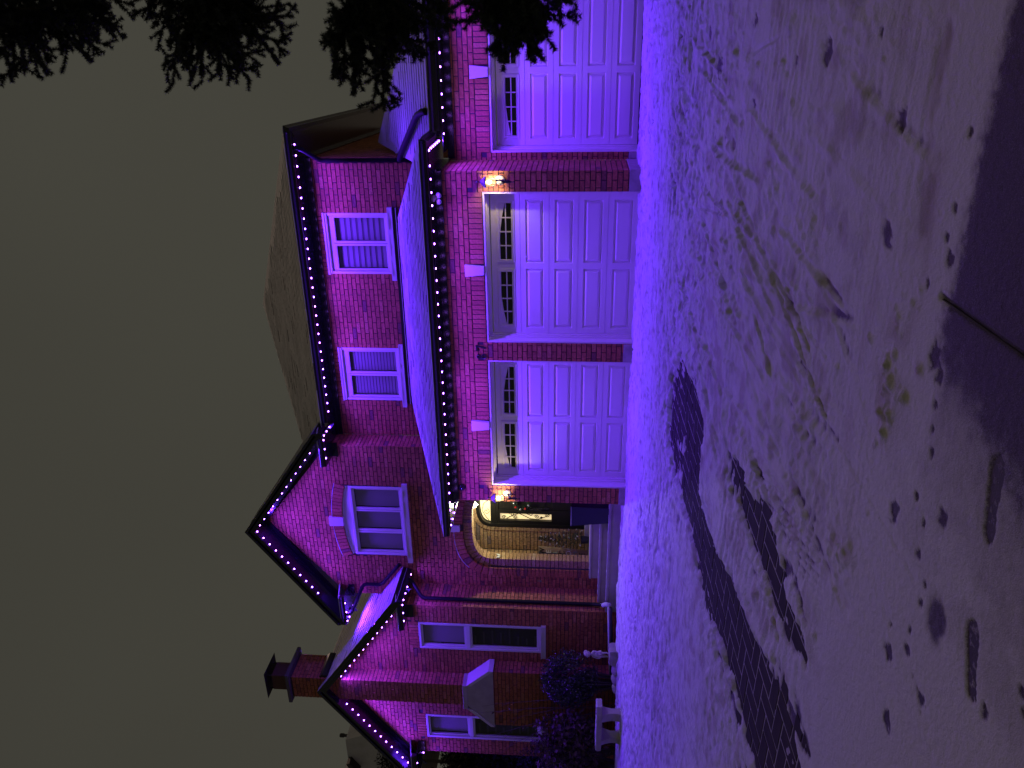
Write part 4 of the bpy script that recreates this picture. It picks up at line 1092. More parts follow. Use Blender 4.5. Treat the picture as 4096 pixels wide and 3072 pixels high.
# door: frame, transom with ironwork, two sidelights, one leaf
yF = 2.72
b = MB(); fo, fi = offs(door_in, -.002), offs(door_in, -.085)
for (p, q, r, s_) in zip(fo, fo[1:], fi, fi[1:]):
    b.prism([(p[0],yF,p[1]),(q[0],yF,q[1]),(s_[0],yF,s_[1]),(r[0],yF,r[1])], (0,.14,0))
fd = b.build('front_door', M_DOOR, house)
b = MB(); b.box(AC-.615,AC+.615,yF+.02,yF+.12,2.68,2.86); b.box(AC-.615,AC+.615,yF+.01,yF+.125,2.74,2.80); b.build('transom_bar', M_DOOR, fd)
fi2 = [(p[0], p[1]) for p in offs(door_in, -.10) if p[1] > 2.86]
b = MB(); tp = [(AC+.60,2.862),(AC-.60,2.862)]+fi2; b.face([(x,yF+.09,z) for x, z in tp]); b.build('transom_glass', M_DOORGLASS, fd)
for s_ in (-1, 1):
    xc = AC+s_*.425
    b = MB(); b.box(xc-.19,xc-.095,yF+.03,yF+.12,.60,2.68); b.box(xc+.095,xc+.19,yF+.03,yF+.12,.60,2.68); b.box(xc-.095,xc+.095,yF+.03,yF+.12,.60,1.46); b.box(xc-.095,xc+.095,yF+.03,yF+.12,2.64,2.68)
    for (a, c) in ((xc-.105,xc-.095),(xc+.095,xc+.105)): b.box(a,c,yF+.015,yF+.03,1.45,2.65)
    b.build('sidelight', M_DOOR, fd)
    b = MB(); b.face([(xc-.095,yF+.09,1.46),(xc+.095,yF+.09,1.46),(xc+.095,yF+.09,2.64),(xc-.095,yF+.09,2.64)]); b.build('sidelight_glass', M_DOORGLASS, fd)
    # scrolled ironwork
    def spiral(cx, cz, r, turns, a0, sgn=1, n=22):
        return [(cx+r*(1-.8*i/n)*math.cos(a0+sgn*2*math.pi*turns*i/n), yF+.075, cz+r*(1-.8*i/n)*math.sin(a0+sgn*2*math.pi*turns*i/n)) for i in range(n+1)]
    b = MB()
    for (dx, zc_, r, a0, sg) in ((-.045,2.56,.05,-1.6,1),(.045,2.37,.06,1.6,-1),(-.03,2.29,.05,1.5,1),(.05,1.93,.06,-1.4,1),(-.02,1.80,.055,1.4,-1),(.04,1.55,.06,1.0,1)):
        b.tube(spiral(xc+dx, zc_, r, 1.35, a0, sg), .0085, 5)
    b.tube([(xc-.09,yF+.075,2.50),(xc-.03,yF+.075,2.42),(xc+.06,yF+.075,2.22),(xc+.085,yF+.075,2.08),(xc+.03,yF+.075,1.98)], .009, 5)
    b.tube([(xc+.08,yF+.075,2.24),(xc,yF+.075,2.08),(xc-.07,yF+.075,1.95),(xc-.085,yF+.075,1.78),(xc-.02,yF+.075,1.62),(xc+.07,yF+.075,1.50)], .009, 5)
    b.lathe([(.0,0),(.03,0),(.03,.012),(0,.012)], (xc-.03,yF+.07,1.69), 10, axis=(0,-1,0))
    b.build('scrollwork', M_IRON, fd)
b = MB()
for s_ in (-1, 1):
    b.tube([(AC+s_*x, yF+.075, z) for x, z in ((.58,2.90),(.45,2.99),(.30,3.06),(.12,3.02),(.02,2.90))], .007, 5)
    b.tube([(AC+s_*(.33+.075*(1-.8*i/20)*math.cos(3.4+8.2*i/20)), yF+.075, 2.96+.075*(1-.8*i/20)*math.sin(3.4+8.2*i/20)) for i in range(21)], .006, 5)
b.build('scrollwork', M_IRON, fd)
b = MB(); b.box(AC-.235,AC+.235,yF+.05,yF+.10,.62,2.68)
for (za, zb) in ((.75,1.45),(1.60,2.55)):
    b.box(AC-.16,AC+.16,yF+.035,yF+.05,za,zb)
b.build('door_leaf', M_DOOR, fd, bevel=.008)
b = MB(); b.box(AC-.205,AC-.165,yF+.028,yF+.05,1.52,2.0); b.tube([(AC-.185,yF+.03,1.97),(AC-.185,yF-.03,1.93),(AC-.185,yF-.035,1.70),(AC-.185,yF+.03,1.62)], .011, 8); b.build('handle', M_METAL, fd)
b = MB(); b.box(AC-.86,AC+.70,2.44,2.76,.60,.70); b.build('threshold', M_CONC, fd, bevel=.006)
# steps
steps = empty('porch_steps', (-7.4,1.0,0), 'three grey concrete steps rising to the lit porch', 'steps')
for (x0, x1, y0, y1, z0, z1) in ((-9.05,XL-.02,.90,1.24,-.2,.245),(-9.05,XL-.02,1.20,1.64,-.2,.405),(-8.62,-6.2,1.46,2.77,.30,.600)):
    b = MB(); b.box(x0,x1,y0,y1,z0,z1-.045); b.box(x0,x1,y0-.02,y1,z1-.044,z1); b.build('step', M_STEP if 'M_STEP' in globals() else M_CONC, steps, bevel=.006)
b = MB()
for (x0, x1, y, z) in ((-9.04,XL-.05,.885,.245),(-9.04,-6.2,1.185,.405)):
    n = 40
    for i in range(n):
        a, c = x0+(x1-x0)*i/n, x0+(x1-x0)*(i+1)/n; b.box(a, c, y+.002, y+.05+random.uniform(0,.04), z+.001, z+random.uniform(.006,.016))
b.build('step_snow', M_ROOFSNOW, steps)

# house number
def num_part(fn):
    b = MB(); fn(b); return b.build('house_number', M_IRON, house, bevel=.002)
def eight(b):
    for zc_, ro_, rx in ((2.542,.044,.046),(2.632,.036,.038)):
        n = 20
        for i in range(n):
            t0, t1 = 2*math.pi*i/n, 2*math.pi*(i+1)/n; k = lambda t: .55+.25*abs(math.cos(t))
            f = lambda r, t: (-2.817+rx*r*math.cos(t), -.024, zc_+ro_*r*math.sin(t))
            b.prism([f(.55,t0), f(1.05,t0), f(1.05,t1), f(.55,t1)], (0,.020,0))
def seven(b):
    x = -2.66; b.prism([(x-.048,-.024,2.650),(x+.050,-.024,2.650),(x+.050,-.024,2.676),(x-.048,-.024,2.676)], (0,.02,0))
    b.prism([(x-.048,-.0235,2.612),(x-.036,-.0235,2.612),(x-.030,-.0235,2.649),(x-.048,-.0235,2.649)], (0,.019,0))
    b.prism([(x+.050,-.0235,2.649),(x+.024,-.0235,2.649),(x-.018,-.0235,2.503),(x+.016,-.0235,2.503)], (0,.019,0))
num_part(eight); num_part(seven)

# ------------------------------------------------------------------ strings of violet LEDs under the eaves
def bulb_mesh():
    b = MB(); b.lathe([(.016,.012),(.016,.0),(.0135,-.004)], (0,0,0), 10, 0)
    b.lathe([(.0160,-.0042),(.0150,-.012),(.010,-.0175),(.001,-.019)], (0,0,0), 10, 1)
    me = bpy.data.meshes.new('bulb'); me.from_pydata(b.v, [], b.f)
    me.materials.append(M_IRON); me.materials.append(M_BULB); me.polygons.foreach_set('material_index', b.m)
    return me
BULB = bulb_mesh()
LEDS = []
for k_ in (.45, .75, 1.0, 1.3, 1.7):
    l = bpy.data.lights.new('led_beam', 'AREA'); l.shape = 'DISK'; l.size = .03; l.energy = BULB_W*k_; l.color = PURPLE; l.spread = math.radians(150); LEDS.append(l)
def light_string(label, runs, loc):
    r = empty('light_string', loc, label, 'light string', 'strings of violet lights along the eaves')
    for (p0, p1, n, down) in runs:
        p0, p1, dn = Vector(p0), Vector(p1), Vector(down).normalized()
        q = Vector((0,0,-1)).rotation_difference(dn)
        for i in range(n):
            p = p0+(p1-p0)*(i/max(1, n-1)); qq = q.copy()
            qq = qq @ Matrix.Rotation(random.uniform(-.06, .06), 3, 'X').to_quaternion() @ Matrix.Rotation(random.uniform(-.06, .06), 3, 'Y').to_quaternion()
            o = put('bulb', BULB, r); o.matrix_basis = Matrix.Translation(p-dn*.004) @ qq.to_matrix().to_4x4()
            l = bpy.data.objects.new('led_beam', random.choice(LEDS)); C.objects.link(l); l.parent = r; l.matrix_parent_inverse = Matrix.Translation(-Vector(loc))
            l.matrix_basis = Matrix.Translation(p+dn*.021) @ qq.to_matrix().to_4x4()
        # the track that carries them
        b = MB(); a = p0-dn*.009; c = p1-dn*.009; t_ = (c-a).normalized() if (c-a).length > .01 else Vector((1,0,0))
        w_ = t_.cross(dn)*.014
        b.prism([tuple(a+w_), tuple(a-w_), tuple(a-w_-dn*.004), tuple(a+w_-dn*.004)], c-a); b.build('track', M_TRIMD, r)
    return r
DN = (0,0,-1)
S_ = .2005
light_string('long string of violet lights under the eave above the white garage doors',
    [((.265,-.405,ZS-.004), (.265-29*S_,-.405,ZS-.004), 30, DN), ((.69,-.40,ZS-.004), (.465,-.405,ZS-.004), 2, DN), ((-5.72,-.405,ZS-.004), (-6.045,-.405,ZS-.004), 2, DN), ((-6.05,-.20,ZS-.004), (-6.05,.42,ZS-.004), 4, DN)], (-2.8,-.4,ZS))
light_string('short string of violet lights over the set back garage door beside the spruce',
    [((.695,-.20,ZS-.004), (.695,.55,ZS-.004), 5, DN), ((.80,.605,ZR-.004), (.80+12*S_,.605,ZR-.004), 13, DN)], (1.8,.6,ZR))
light_string('string of violet lights under the upper eave over the banded blinds',
    [((.489,1.72,ZU-.004), (-4.82,1.72,ZU-.004), 29, DN)], (-2.2,1.7,ZU))
def rdown(s): return (-s*.586, 0, -.81)
def on_rake(xa, za, xe, ze, x): return za+(ze-za)*(x-xa)/(xe-xa)-.222
gl = lambda x: on_rake(GA, GZ, GL, GEZ, x); gr = lambda x: on_rake(GA, GZ, GR, GEZ, x)
light_string('peaked string of violet lights round the gable over the three light window',
    [((-7.50,1.21,gl(-7.50)), (-9.10,1.21,gl(-9.10)), 11, rdown(-1)), ((-7.33,1.21,gr(-7.33)), (-5.52,1.21,gr(-5.52)), 12, rdown(1)),
     ((-5.13,1.62,6.008), (-5.13,1.25,6.008), 3, DN), ((-5.20,1.19,6.008), (-5.62,1.19,6.008), 3, DN),
     ((-9.35,1.20,6.008), (-9.85,1.20,6.008), 3, DN), ((-9.87,1.36,6.008), (-9.87,1.75,6.008), 3, DN)], (-7.5,1.2,6.0))
wl_ = lambda x: on_rake(WA, WZ, WL, WEZ, x); wr_ = lambda x: on_rake(WA, WZ, WR, WEZ, x)
light_string('peaked string of violet lights round the gable crossed by the brick chimney',
    [((-10.82,.505,wr_(-10.82)-.035), (-9.05,.505,wr_(-9.05)-.035), 12, rdown(1)), ((-11.74,.585,wl_(-11.74)), (-13.53,.585,wl_(-13.53)), 12, rdown(-1)),
     ((-8.685,1.45,4.518), (-8.685,.60,4.518), 5, DN), ((-8.72,.48,4.518), (-9.15,.48,4.518), 3, DN),
     ((-13.40,.48,4.518), (-13.83,.48,4.518), 3, DN), ((-13.84,.65,4.518), (-13.84,1.4,4.518), 4, DN)], (-11.2,.5,4.6))

# ------------------------------------------------------------------ lanterns
def lantern_glass_mat():
    m = bpy.data.materials.new('lantern_glass'); m.use_nodes = True; n = m.node_tree; n.nodes.remove(n.nodes['Principled BSDF'])
    o = n.nodes['Material Output']; a = n.nodes.new('ShaderNodeBsdfTransparent'); e = n.nodes.new('ShaderNodeEmission'); e.inputs[0].default_value = (1,.72,.30,1); e.inputs[1].default_value = 2.2
    x = n.nodes.new('ShaderNodeMixShader'); x.inputs[0].default_value = .35; n.links.new(a.outputs[0], x.inputs[1]); n.links.new(e.outputs[0], x.inputs[2]); n.links.new(x.outputs[0], o.inputs[0]); return m
M_LGLASS = lantern_glass_mat()
M_LROOF = mat('lantern_roof', (.09, .085, .09), .4, metal=.3)
def lantern(x, label):
    r = empty('wall_lantern', (x,-.15,1.95), label, 'lantern', 'lit wall lanterns between the garage doors')
    y = -.16
    b = MB(); b.lathe([(.075,0),(.075,.008),(.055,.018),(0,.022)], (x,-.003,2.19), 16, axis=(0,-1,0)); b.build('back_plate', M_CONC, r, smooth=False)
    b = MB(); b.tube([(x,-.015,2.19),(x,-.07,2.165),(x,-.12,2.135),(x,y,2.15)], .011, 8); b.tube([(x,-.02,2.23),(x,-.06,2.26),(x,-.10,2.235),(x,-.085,2.20)], .006, 6); b.build('arm', M_IRON, r, smooth=True)
    b = MB(); b.lathe([(.004,-.20),(.010,-.185),(.006,-.17),(.020,-.12),(.024,-.08),(.016,-.045),(.030,-.02),(.034,.0)], (x,y,2.155), 10); b.blob((x,y,1.957), (.011,.011,.011), 8, 6); b.build('tail', M_IRON, r, smooth=True)
    b = MB()
    for i in range(6):
        t0 = math.pi/3*i; f = lambda rr, z: (x+rr*math.cos(t0), y+rr*math.sin(t0), z)
        b.tube([f(.030,2.150), f(.045,2.20), f(.050,2.238), f(.078,2.392)], .0045, 5)
    b.lathe([(.050,-.004),(.054,-.004),(.054,.004),(.050,.004)], (x,y,2.238), 6); b.lathe([(.078,-.004),(.084,-.004),(.084,.004),(.078,.004)], (x,y,2.392), 6)
    b.build('cage', M_IRON, r)
    b = MB(); b.lathe([(.044,0),(.072,.150)], (x,y,2.241), 6); b.build('lantern_glass', M_LGLASS, r)
    b = MB(); b.blob((x,y,2.345), (.030,.030,.036), 12, 8); b.build('lamp_bulb', M_WARMGLASS, r, smooth=True)
    l = bpy.data.lights.new('lantern_lamp', 'POINT'); l.energy = LANTERN_W; l.color = (1.0,.78,.36); l.shadow_soft_size = .012
    o = bpy.data.objects.new('lantern_lamp', l); C.objects.link(o); o.location = (x,y,2.295)
    b = MB(); b.lathe([(.098,0),(.094,.012),(.062,.048),(.034,.078),(.016,.086)], (x,y,2.399), 6); b.build('lantern_roof', M_LROOF, r)
    b = MB(); b.lathe([(.006,0),(.006,.025),(.014,.032),(.018,.044),(.012,.056),(.004,.062),(.007,.070),(.001,.082)], (x,y,2.483), 10); b.build('finial', M_METAL, r, smooth=True)
    return r
lantern(.175, 'lit warm wall lantern on the brick pier beside the set back garage door')
lantern(-5.585, 'lit warm wall lantern on the brick pier beside the porch arch')
px, py = -7.27, 2.15
r = empty('porch_lantern', (px,py,3.34), 'bright glass lantern hanging from the porch ceiling', 'lantern')
b = MB(); b.lathe([(.05,0),(.05,-.02),(.012,-.03),(.012,-.07)], (px,py,3.34), 12); b.build('canopy', M_IRON, r)
b = MB(); b.lathe([(.012,3.075-3.0),(.075,3.125-3.0),(.125,3.26-3.0)], (px,py,3.0), 8); b.build('lantern_glass', M_PORCHGLASS, r)
b = MB()
for i in range(8):
    t0 = math.pi/4*(i+.5); f = lambda rr, z: (px+rr*math.cos(t0), py+rr*math.sin(t0), z)
    b.tube([f(.012,3.073), f(.079,3.123), f(.129,3.262)], .0035, 5)
b.lathe([(.077,-.003),(.081,-.003),(.081,.003),(.077,.003)], (px,py,3.125), 8); b.lathe([(.0,0),(.133,0),(.133,.006),(.03,.03)], (px,py,3.262), 8)
b.blob((px,py,3.066), (.012,.012,.016), 8, 6); b.build('cage', M_IRON, r)
for (dx, dy) in ((0,0),):   # the candle lamp inside
    l = bpy.data.lights.new('porch_lamp', 'POINT'); l.energy = PORCH_W; l.color = (.95,1.0,.66); l.shadow_soft_size = .05
    o = bpy.data.objects.new('porch_lamp', l); C.objects.link(o); o.location = (px,py,3.03)

# camera and floodlight on the garage front
r = empty('security_camera', (-5.46,0,3.05), 'black dome security camera on the brick under the garage eave', 'security camera')
b = MB(); b.lathe([(.062,0),(.066,.012),(.064,.045),(.050,.055)], (-5.46,-.004,3.045), 16, axis=(0,-1,-.25)); b.build('housing', M_IRON, r, smooth=True)
b = MB(); b.blob((-5.46,-.060,3.030), (.044,.044,.044), 14, 10); b.build('dome', M_GLASSD, r, smooth=True)
M_LAMPW = mat('floodlight_white', (.6,.58,.56), .4)
r = empty('floodlight', (-.07,-.2,3.15), 'white twin floodlight hanging under the soffit by the lantern pier', 'floodlight')
b = MB(); b.lathe([(.05,0),(.05,-.02),(.02,-.03),(.018,-.06)], (-.07,-.2,ZS), 12); b.build('mount', M_LAMPW, r)
for dx, a in ((.075,.5),(-.045,-.25)):
    b = MB(); b.lathe([(.016,0),(.030,.02),(.042,.06),(.044,.065)], (-.07+dx*.55,-.215,3.150), 12, axis=(dx*5,-1,-.35)); b.build('lamp_head', M_LAMPW, r, smooth=True)

# ------------------------------------------------------------------ porch things
r = empty('planter', (-6.62,1.08,.245), 'tall black tapered planter on the lowest porch step', 'planter')
b = MB(); c_ = (-6.645,1.10)
for (h0, h1, z0, z1) in ((.175,.225,.247,1.0),):
    lo = [(c_[0]-h0,c_[1]-h0,z0),(c_[0]+h0,c_[1]-h0,z0),(c_[0]+h0,c_[1]+h0,z0),(c_[0]-h0,c_[1]+h0,z0)]; hi = [(c_[0]-h1,c_[1]-h1,z1),(c_[0]+h1,c_[1]-h1,z1),(c_[0]+h1,c_[1]+h1,z1),(c_[0]-h1,c_[1]+h1,z1)]
    for i in range(4): j = (i+1) % 4; b.face([lo[i],lo[j],hi[j],hi[i]])
    b.face(lo[::-1]); q = [(c_[0]+(x-c_[0])*.9,c_[1]+(y-c_[1])*.9,z) for x,y,z in hi]; q2 = [(x,y,z-.06) for x,y,z in q]
    for i in range(4): j = (i+1) % 4; b.face([hi[i],hi[j],q[j],q[i]]); b.face([q[i],q[j],q2[j],q2[i]])
b.build('pot', M_PLANTER, r)
b = MB(); b.prism(q2, (0,0,.02)); b.build('soil', M_SOIL, r)
b = MB(); b.box(c_[0]-.226,c_[0]+.226,c_[1]-.226,c_[1]-.205,1.001,1.012); b.box(c_[0]-.226,c_[0]-.205,c_[1]-.2045,c_[1]+.226,1.001,1.012); b.build('rim_snow', M_ROOFSNOW, r)

def text_mesh(ch, size, m, depth=.008):
    cu = bpy.data.curves.new('t', 'FONT'); cu.body = ch; cu.size = size; cu.extrude = depth/2; cu.align_x = 'CENTER'; cu.align_y = 'CENTER'
    o = bpy.data.objects.new('t', cu); C.objects.link(o); dg = bpy.context.evaluated_depsgraph_get(); dg.update()
    me = bpy.data.meshes.new_from_object(o.evaluated_get(dg)); bpy.data.objects.remove(o); bpy.data.curves.remove(cu); me.materials.clear(); me.materials.append(m); return me
sx, sy0 = -8.735, 2.56
r = empty('welcome_sign', (sx,sy0,.6), 'narrow upright wooden welcome sign leaning in the porch corner', 'sign')
tl = lambda z: .05*(1.76-z)/1.16
def slab(x0, x1, m, nm):
    b = MB(); b.prism([(x0,sy0-.10,.602),(x1,sy0-.10,.602),(x1,sy0,1.755),(x0,sy0,1.755)], (0,.018,0)); b.build(nm, m, r)
slab(sx-.105,sx-.036,M_SIGNGREY,'grey_plank'); slab(sx-.0355,sx+.032,M_WOOD,'plank'); slab(sx+.0325,sx+.10,M_WOOD,'plank')
for i, ch in enumerate('WELCOME'):
    z = 1.66-i*.153; me = text_mesh(ch, .17, [M_IRON,M_WHITEL,M_GREENL,M_IRON,M_WHITEL,M_GREENL,M_IRON][i])
    o = put('letter', me, r); o.matrix_basis = Matrix.Translation((sx-.015, sy0-.006-.10*(1.755-z)/1.153, z)) @ Matrix.Rotation(math.pi/2-.086, 4, 'X')

def fir(root, base, h, rad, nb, tip_every, foliage='foliage', tips='frosted_tips'):
    b = MB(); f = MB(); bx, by, bz = base
    for i in range(nb):
        k = i/nb; z = bz+h*(.06+.94*k); L = rad*(1-k)**.8+.03; t0 = i*2.4+random.uniform(-.3,.3)
        dx, dy = math.cos(t0), math.sin(t0)
        tipz = z+L*random.uniform(-.15,.35)
        P_ = [Vector((bx,by,z)), Vector((bx+dx*L*.5,by+dy*L*.5,(z+tipz)/2+.02)), Vector((bx+dx*L,by+dy*L,tipz))]
        b.tube(P_, .004, 4)
        for j in range(26):
            s = j/26; p = P_[0].lerp(P_[2], .15+.85*s)
            for _ in range(2):
                d = Vector((random.uniform(-1,1),random.uniform(-1,1),random.uniform(-.6,1))).normalized()*random.uniform(.025,.045); w_ = Vector((random.uniform(-1,1),random.uniform(-1,1),0)).normalized()*.004
                b.face([p-w_, p+w_, p+d])
        if i % tip_every == 0:
            for _ in range(16):
                p = P_[2]+Vector((random.uniform(-.014,.014),random.uniform(-.014,.014),random.uniform(-.014,.014)))
                d = Vector((random.uniform(-1,1),random.uniform(-1,1),random.uniform(-.6,1))).normalized()*.03; w_ = Vector((random.uniform(-1,1),random.uniform(-1,1),0)).normalized()*.005
                f.face([p-w_, p+w_, p+d])
    b.build(foliage, M_FIR, root); f.build(tips, M_FROST, root)
r = empty('christmas_tree', (-8.27,2.36,.6), 'small frosted artificial christmas tree in front of the welcome sign', 'christmas tree')
b = MB(); b.lathe([(.075,0),(.095,.17),(.085,.17)], (-8.27,2.36,.601), 14); b.build('pot', M_PLANTER, r)
fir(r, (-8.27,2.36,.74), 1.0, .24, 74, 2)
b = MB(); b.blob((-8.12,2.28,.86), (.02,.02,.02), 10, 8); b.build('bauble', M_SILVER, r, smooth=True)
r = empty('wreath', (AC,yF,2.15), 'evergreen wreath with red and silver baubles on the black front door', 'wreath')
b = MB()
for i in range(260):
    t0 = random.uniform(0, 6.283); rr = random.gauss(.17,.03); p = Vector((AC+rr*math.cos(t0), yF+.0+random.uniform(-.05,.03), 2.14+rr*math.sin(t0)))
    for _ in range(6):
        d = Vector((random.uniform(-1,1),random.uniform(-1,.2),random.uniform(-1,1))).normalized()*random.uniform(.03,.06); w_ = Vector((random.uniform(-1,1),0,random.uniform(-1,1))).normalized()*.004
        b.face([p-w_, p+w_, p+d])
b.build('greenery', M_FIR, r)
for i in range(9):
    t0 = i*.70+.2; b = MB(); b.blob((AC+.17*math.cos(t0), yF-.055, 2.14+.17*math.sin(t0)), (.028,.028,.028), 12, 8); b.build('bauble', M_RED if i % 2 else M_SILVER, r, smooth=True)
r = empty('butterfly_ornament', (-8.56,2.50,2.66), 'small white butterfly ornament on the porch brick by the arch', 'ornament')
bx, by, bz = -8.37, 1.79, 2.56
r.location = (bx, by, bz)
b = MB(); b.prism([(bx+.012,by-.01,bz+.04),(bx+.014,by-.07,bz+.10),(bx+.014,by-.055,bz+.01),(bx+.012,by-.01,bz+.0)], (.004,0,0)); b.prism([(bx+.012,by+.01,bz+.04),(bx+.014,by+.07,bz+.10),(bx+.014,by+.055,bz+.01),(bx+.012,by+.01,bz+.0)], (.004,0,0)); b.build('wing', M_WHITEL, r)
b = MB(); b.tube([(bx+.014,by,bz+.07),(bx+.014,by,bz-.05)], [.009,.004], 6); b.build('body', M_SILVER, r)
M_LEAFG = mat('enamel_green', (.16,.30,.10), .5)
r = empty('sprig_ornament', (-8.89,YB-.02,1.67), 'tiny green sprig ornament on the brick left of the porch arch', 'ornament')
b = MB()
for i in range(5):
    a = i*1.257; b.prism([(-8.89,YB-.012,1.66),(-8.89+.02*math.cos(a-.4),YB-.018,1.66+.02*math.sin(a-.4)),(-8.89+.034*math.cos(a),YB-.016,1.66+.034*math.sin(a)),(-8.89+.02*math.cos(a+.4),YB-.018,1.66+.02*math.sin(a+.4))], (0,.004,0))
b.build('leaf', M_LEAFG, r)
b = MB(); b.box(-8.905,-8.868,YB-.014,YB-.004,1.705,1.722); b.build('clip', M_LEAFG, r)

# ------------------------------------------------------------------ garden: child statue, stones, bench
def skin_figure(name, chains, m, parent, sub=2):
    """one continuous body grown over a skeleton; chains: lists of (x,y,z,r) that share their first point with an earlier joint"""
    V, Ed, Rr, ix = [], [], [], {}
    for ch in chains:
        last = None
        for (x, y, z, r_) in ch:
            k = (round(x,4), round(y,4), round(z,4))
            if k not in ix: ix[k] = len(V); V.append((x,y,z)); Rr.append(r_)
            if last is not None and last != ix[k]: Ed.append((last, ix[k]))
            last = ix[k]
    bm = bmesh.new(); lay = bm.verts.layers.skin.verify(); bv = []
    for i, p in enumerate(V):
        v = bm.verts.new(p); v[lay].radius = (Rr[i], Rr[i]); v[lay].use_root = (i == 0); bv.append(v)
    for a, c in Ed: bm.edges.new((bv[a], bv[c]))
    me = bpy.data.meshes.new(name); bm.to_mesh(me); bm.free()
    o = put(name, me, None)
    s = o.modifiers.new('s', 'SKIN'); s.use_smooth_shade = True
    u = o.modifiers.new('u', 'SUBSURF'); u.levels = sub; u.render_levels = sub
    dg = bpy.context.evaluated_depsgraph_get(); dg.update()
    m2 = bpy.data.meshes.new_from_object(o.evaluated_get(dg)); bpy.data.objects.remove(o)
    m2.materials.clear(); m2.materials.append(m); m2.polygons.foreach_set('use_smooth', [True]*len(m2.polygons)); m2.name = name
    return put(name, m2, parent)
sx_, sy_ = -9.48, .10
r = empty('child_statue', (sx_,sy_,.19), 'small cast stone statue of a child standing on the edging block', 'statue')
def q(x, y, z, rr): return (sx_+x, sy_+y, .19+z, rr)
pel = q(0,0,.215,.052)
skin_figure('figure', [[pel, q(0,-.005,.27,.050), q(.005,-.005,.325,.052), q(.008,-.005,.352,.026), q(.012,-.012,.378,.024)],
    [pel, q(-.034,-.004,.165,.036), q(-.040,-.012,.10,.028), q(-.042,-.004,.03,.020), q(-.044,-.035,.012,.018)],
    [pel, q(.036,-.004,.165,.036), q(.044,-.016,.10,.027), q(.050,-.004,.03,.020), q(.054,-.036,.012,.018)],
    [q(.005,-.005,.325,.052), q(-.058,0,.315,.026), q(-.090,-.006,.25,.021), q(-.070,-.045,.20,.017), q(-.045,-.060,.185,.015)],
    [q(.005,-.005,.325,.052), q(.064,0,.315,.026), q(.082,-.012,.255,.020), q(.050,-.060,.250,.016), q(.020,-.068,.262,.015)]], M_STATUE, r)
b = MB(); hd = Vector((sx_+.016, sy_-.018, .19+.435)); b.blob(hd, (.058,.062,.066), 18, 12); b.blob(hd+Vector((.006,-.060,-.006)), (.010,.012,.012), 8, 6); b.blob(hd+Vector((.028,-.045,-.020)), (.020,.016,.018), 8, 6); b.blob(hd+Vector((-.022,-.046,-.022)), (.020,.016,.018), 8, 6); b.blob(hd+Vector((.003,-.056,-.033)), (.014,.008,.006), 8, 6)
for s_ in (-.024,.032): b.blob(hd+Vector((s_,-.052,.012)), (.010,.006,.007), 8, 6)
for s_ in (-.057,.060): b.blob(hd+Vector((s_,.0,-.006)), (.010,.012,.018), 8, 6)
b.build('head', M_STATUE, r, smooth=True)
b = MB()
for i in range(46):
    a, e = random.uniform(0,6.283), random.uniform(.05,1.25); d = Vector((math.sin(e)*math.cos(a), math.sin(e)*math.sin(a)+.25, math.cos(e)))
    if d.y < -.45: continue
    b.blob(hd+Vector((d.x*.056,d.y*.056+.006,d.z*.062)), (.017,.017,.015), 7, 5)
b.build('curls', M_STATUE, r, smooth=True)
b = MB(); n = 18
for i in range(n):      # gathered tunic
    a0, a1 = 2*math.pi*i/n, 2*math.pi*(i+1)/n; f = lambda a, rx, ry, z: (sx_+rx*math.cos(a), sy_+ry*math.sin(a), .19+z)
    k0, k1 = (1.0+(.10 if i % 2 else -.05)), (1.0+(.10 if (i+1) % 2 else -.05))
    b.face([f(a0,.055,.046,.31), f(a1,.055,.046,.31), f(a1,.060*k1,.054*k1,.245), f(a0,.060*k0,.054*k0,.245)]); b.face([f(a0,.060*k0,.054*k0,.245), f(a1,.060*k1,.054*k1,.245), f(a1,.082*k1,.064*k1,.150), f(a0,.082*k0,.064*k0,.150)])
b.build('tunic', M_STATUE, r)
def rock(c, rx, ry, rz, label, blocky=0):
    b = MB(); b.blob(c, (rx,ry,rz), 16, 10, jit=.05); k = rng.random(3)*9
    v2 = []
    for v in b.v:
        d = Vector(v)-Vector(c)
        if blocky:
            for ax, e in ((0,rx),(1,ry),(2,rz)): d[ax] = max(-e*.8, min(e*.8, d[ax]*1.28))
        d *= 1+.12*math.sin(d.x*23+k[0])*math.sin(d.y*19+k[1]); v2.append(tuple(Vector(c)+d))
    b.v = v2; o = b.build('edging_stone', M_STONE, None, smooth=not blocky); T(o, label, 'stone', 'stones edging the garden bed'); return o
rock((-9.42,.03,.075), .24, .16, .135, 'squared pinkish block under the child statue', 1)
rock((-9.72,-.06,.03), .15, .13, .10, 'rounded edging stone next to the statue block')
rock((-9.94,-.10,.02), .13, .12, .11, 'middle rounded edging stone of the row')
rock((-10.15,-.13,.01), .12, .11, .10, 'rounded edging stone farthest left of the statue')
bx, by = -10.42, -.88
r = empty('garden_bench', (bx,by,-.1), 'pale curved concrete garden bench in front of the dark bushes', 'bench')
def barc(rad, t): return (bx+rad*math.sin(t), by+1.5-rad*math.cos(t))
b = MB(); n = 14; t0_, t1_ = -.36, .36
for i in range(n):
    a0, a1 = t0_+(t1_-t0_)*i/n, t0_+(t1_-t0_)*(i+1)/n
    lo = [barc(1.70,a0), barc(1.70,a1), barc(1.33,a1), barc(1.33,a0)]
    b.prism([(p[0],p[1],.33) for p in lo], (0,0,.09))
b.build('seat', M_CONC, r, bevel=.004)
b = MB()
for i in range(n):
    a0, a1 = t0_+(t1_-t0_)*i/n, t0_+(t1_-t0_)*(i+1)/n
    lo = [barc(1.69,a0), barc(1.69,a1), barc(1.34,a1), barc(1.34,a0)]; b.prism([(p[0],p[1],.4205) for p in lo], (0,0,.018+.01*random.random()))
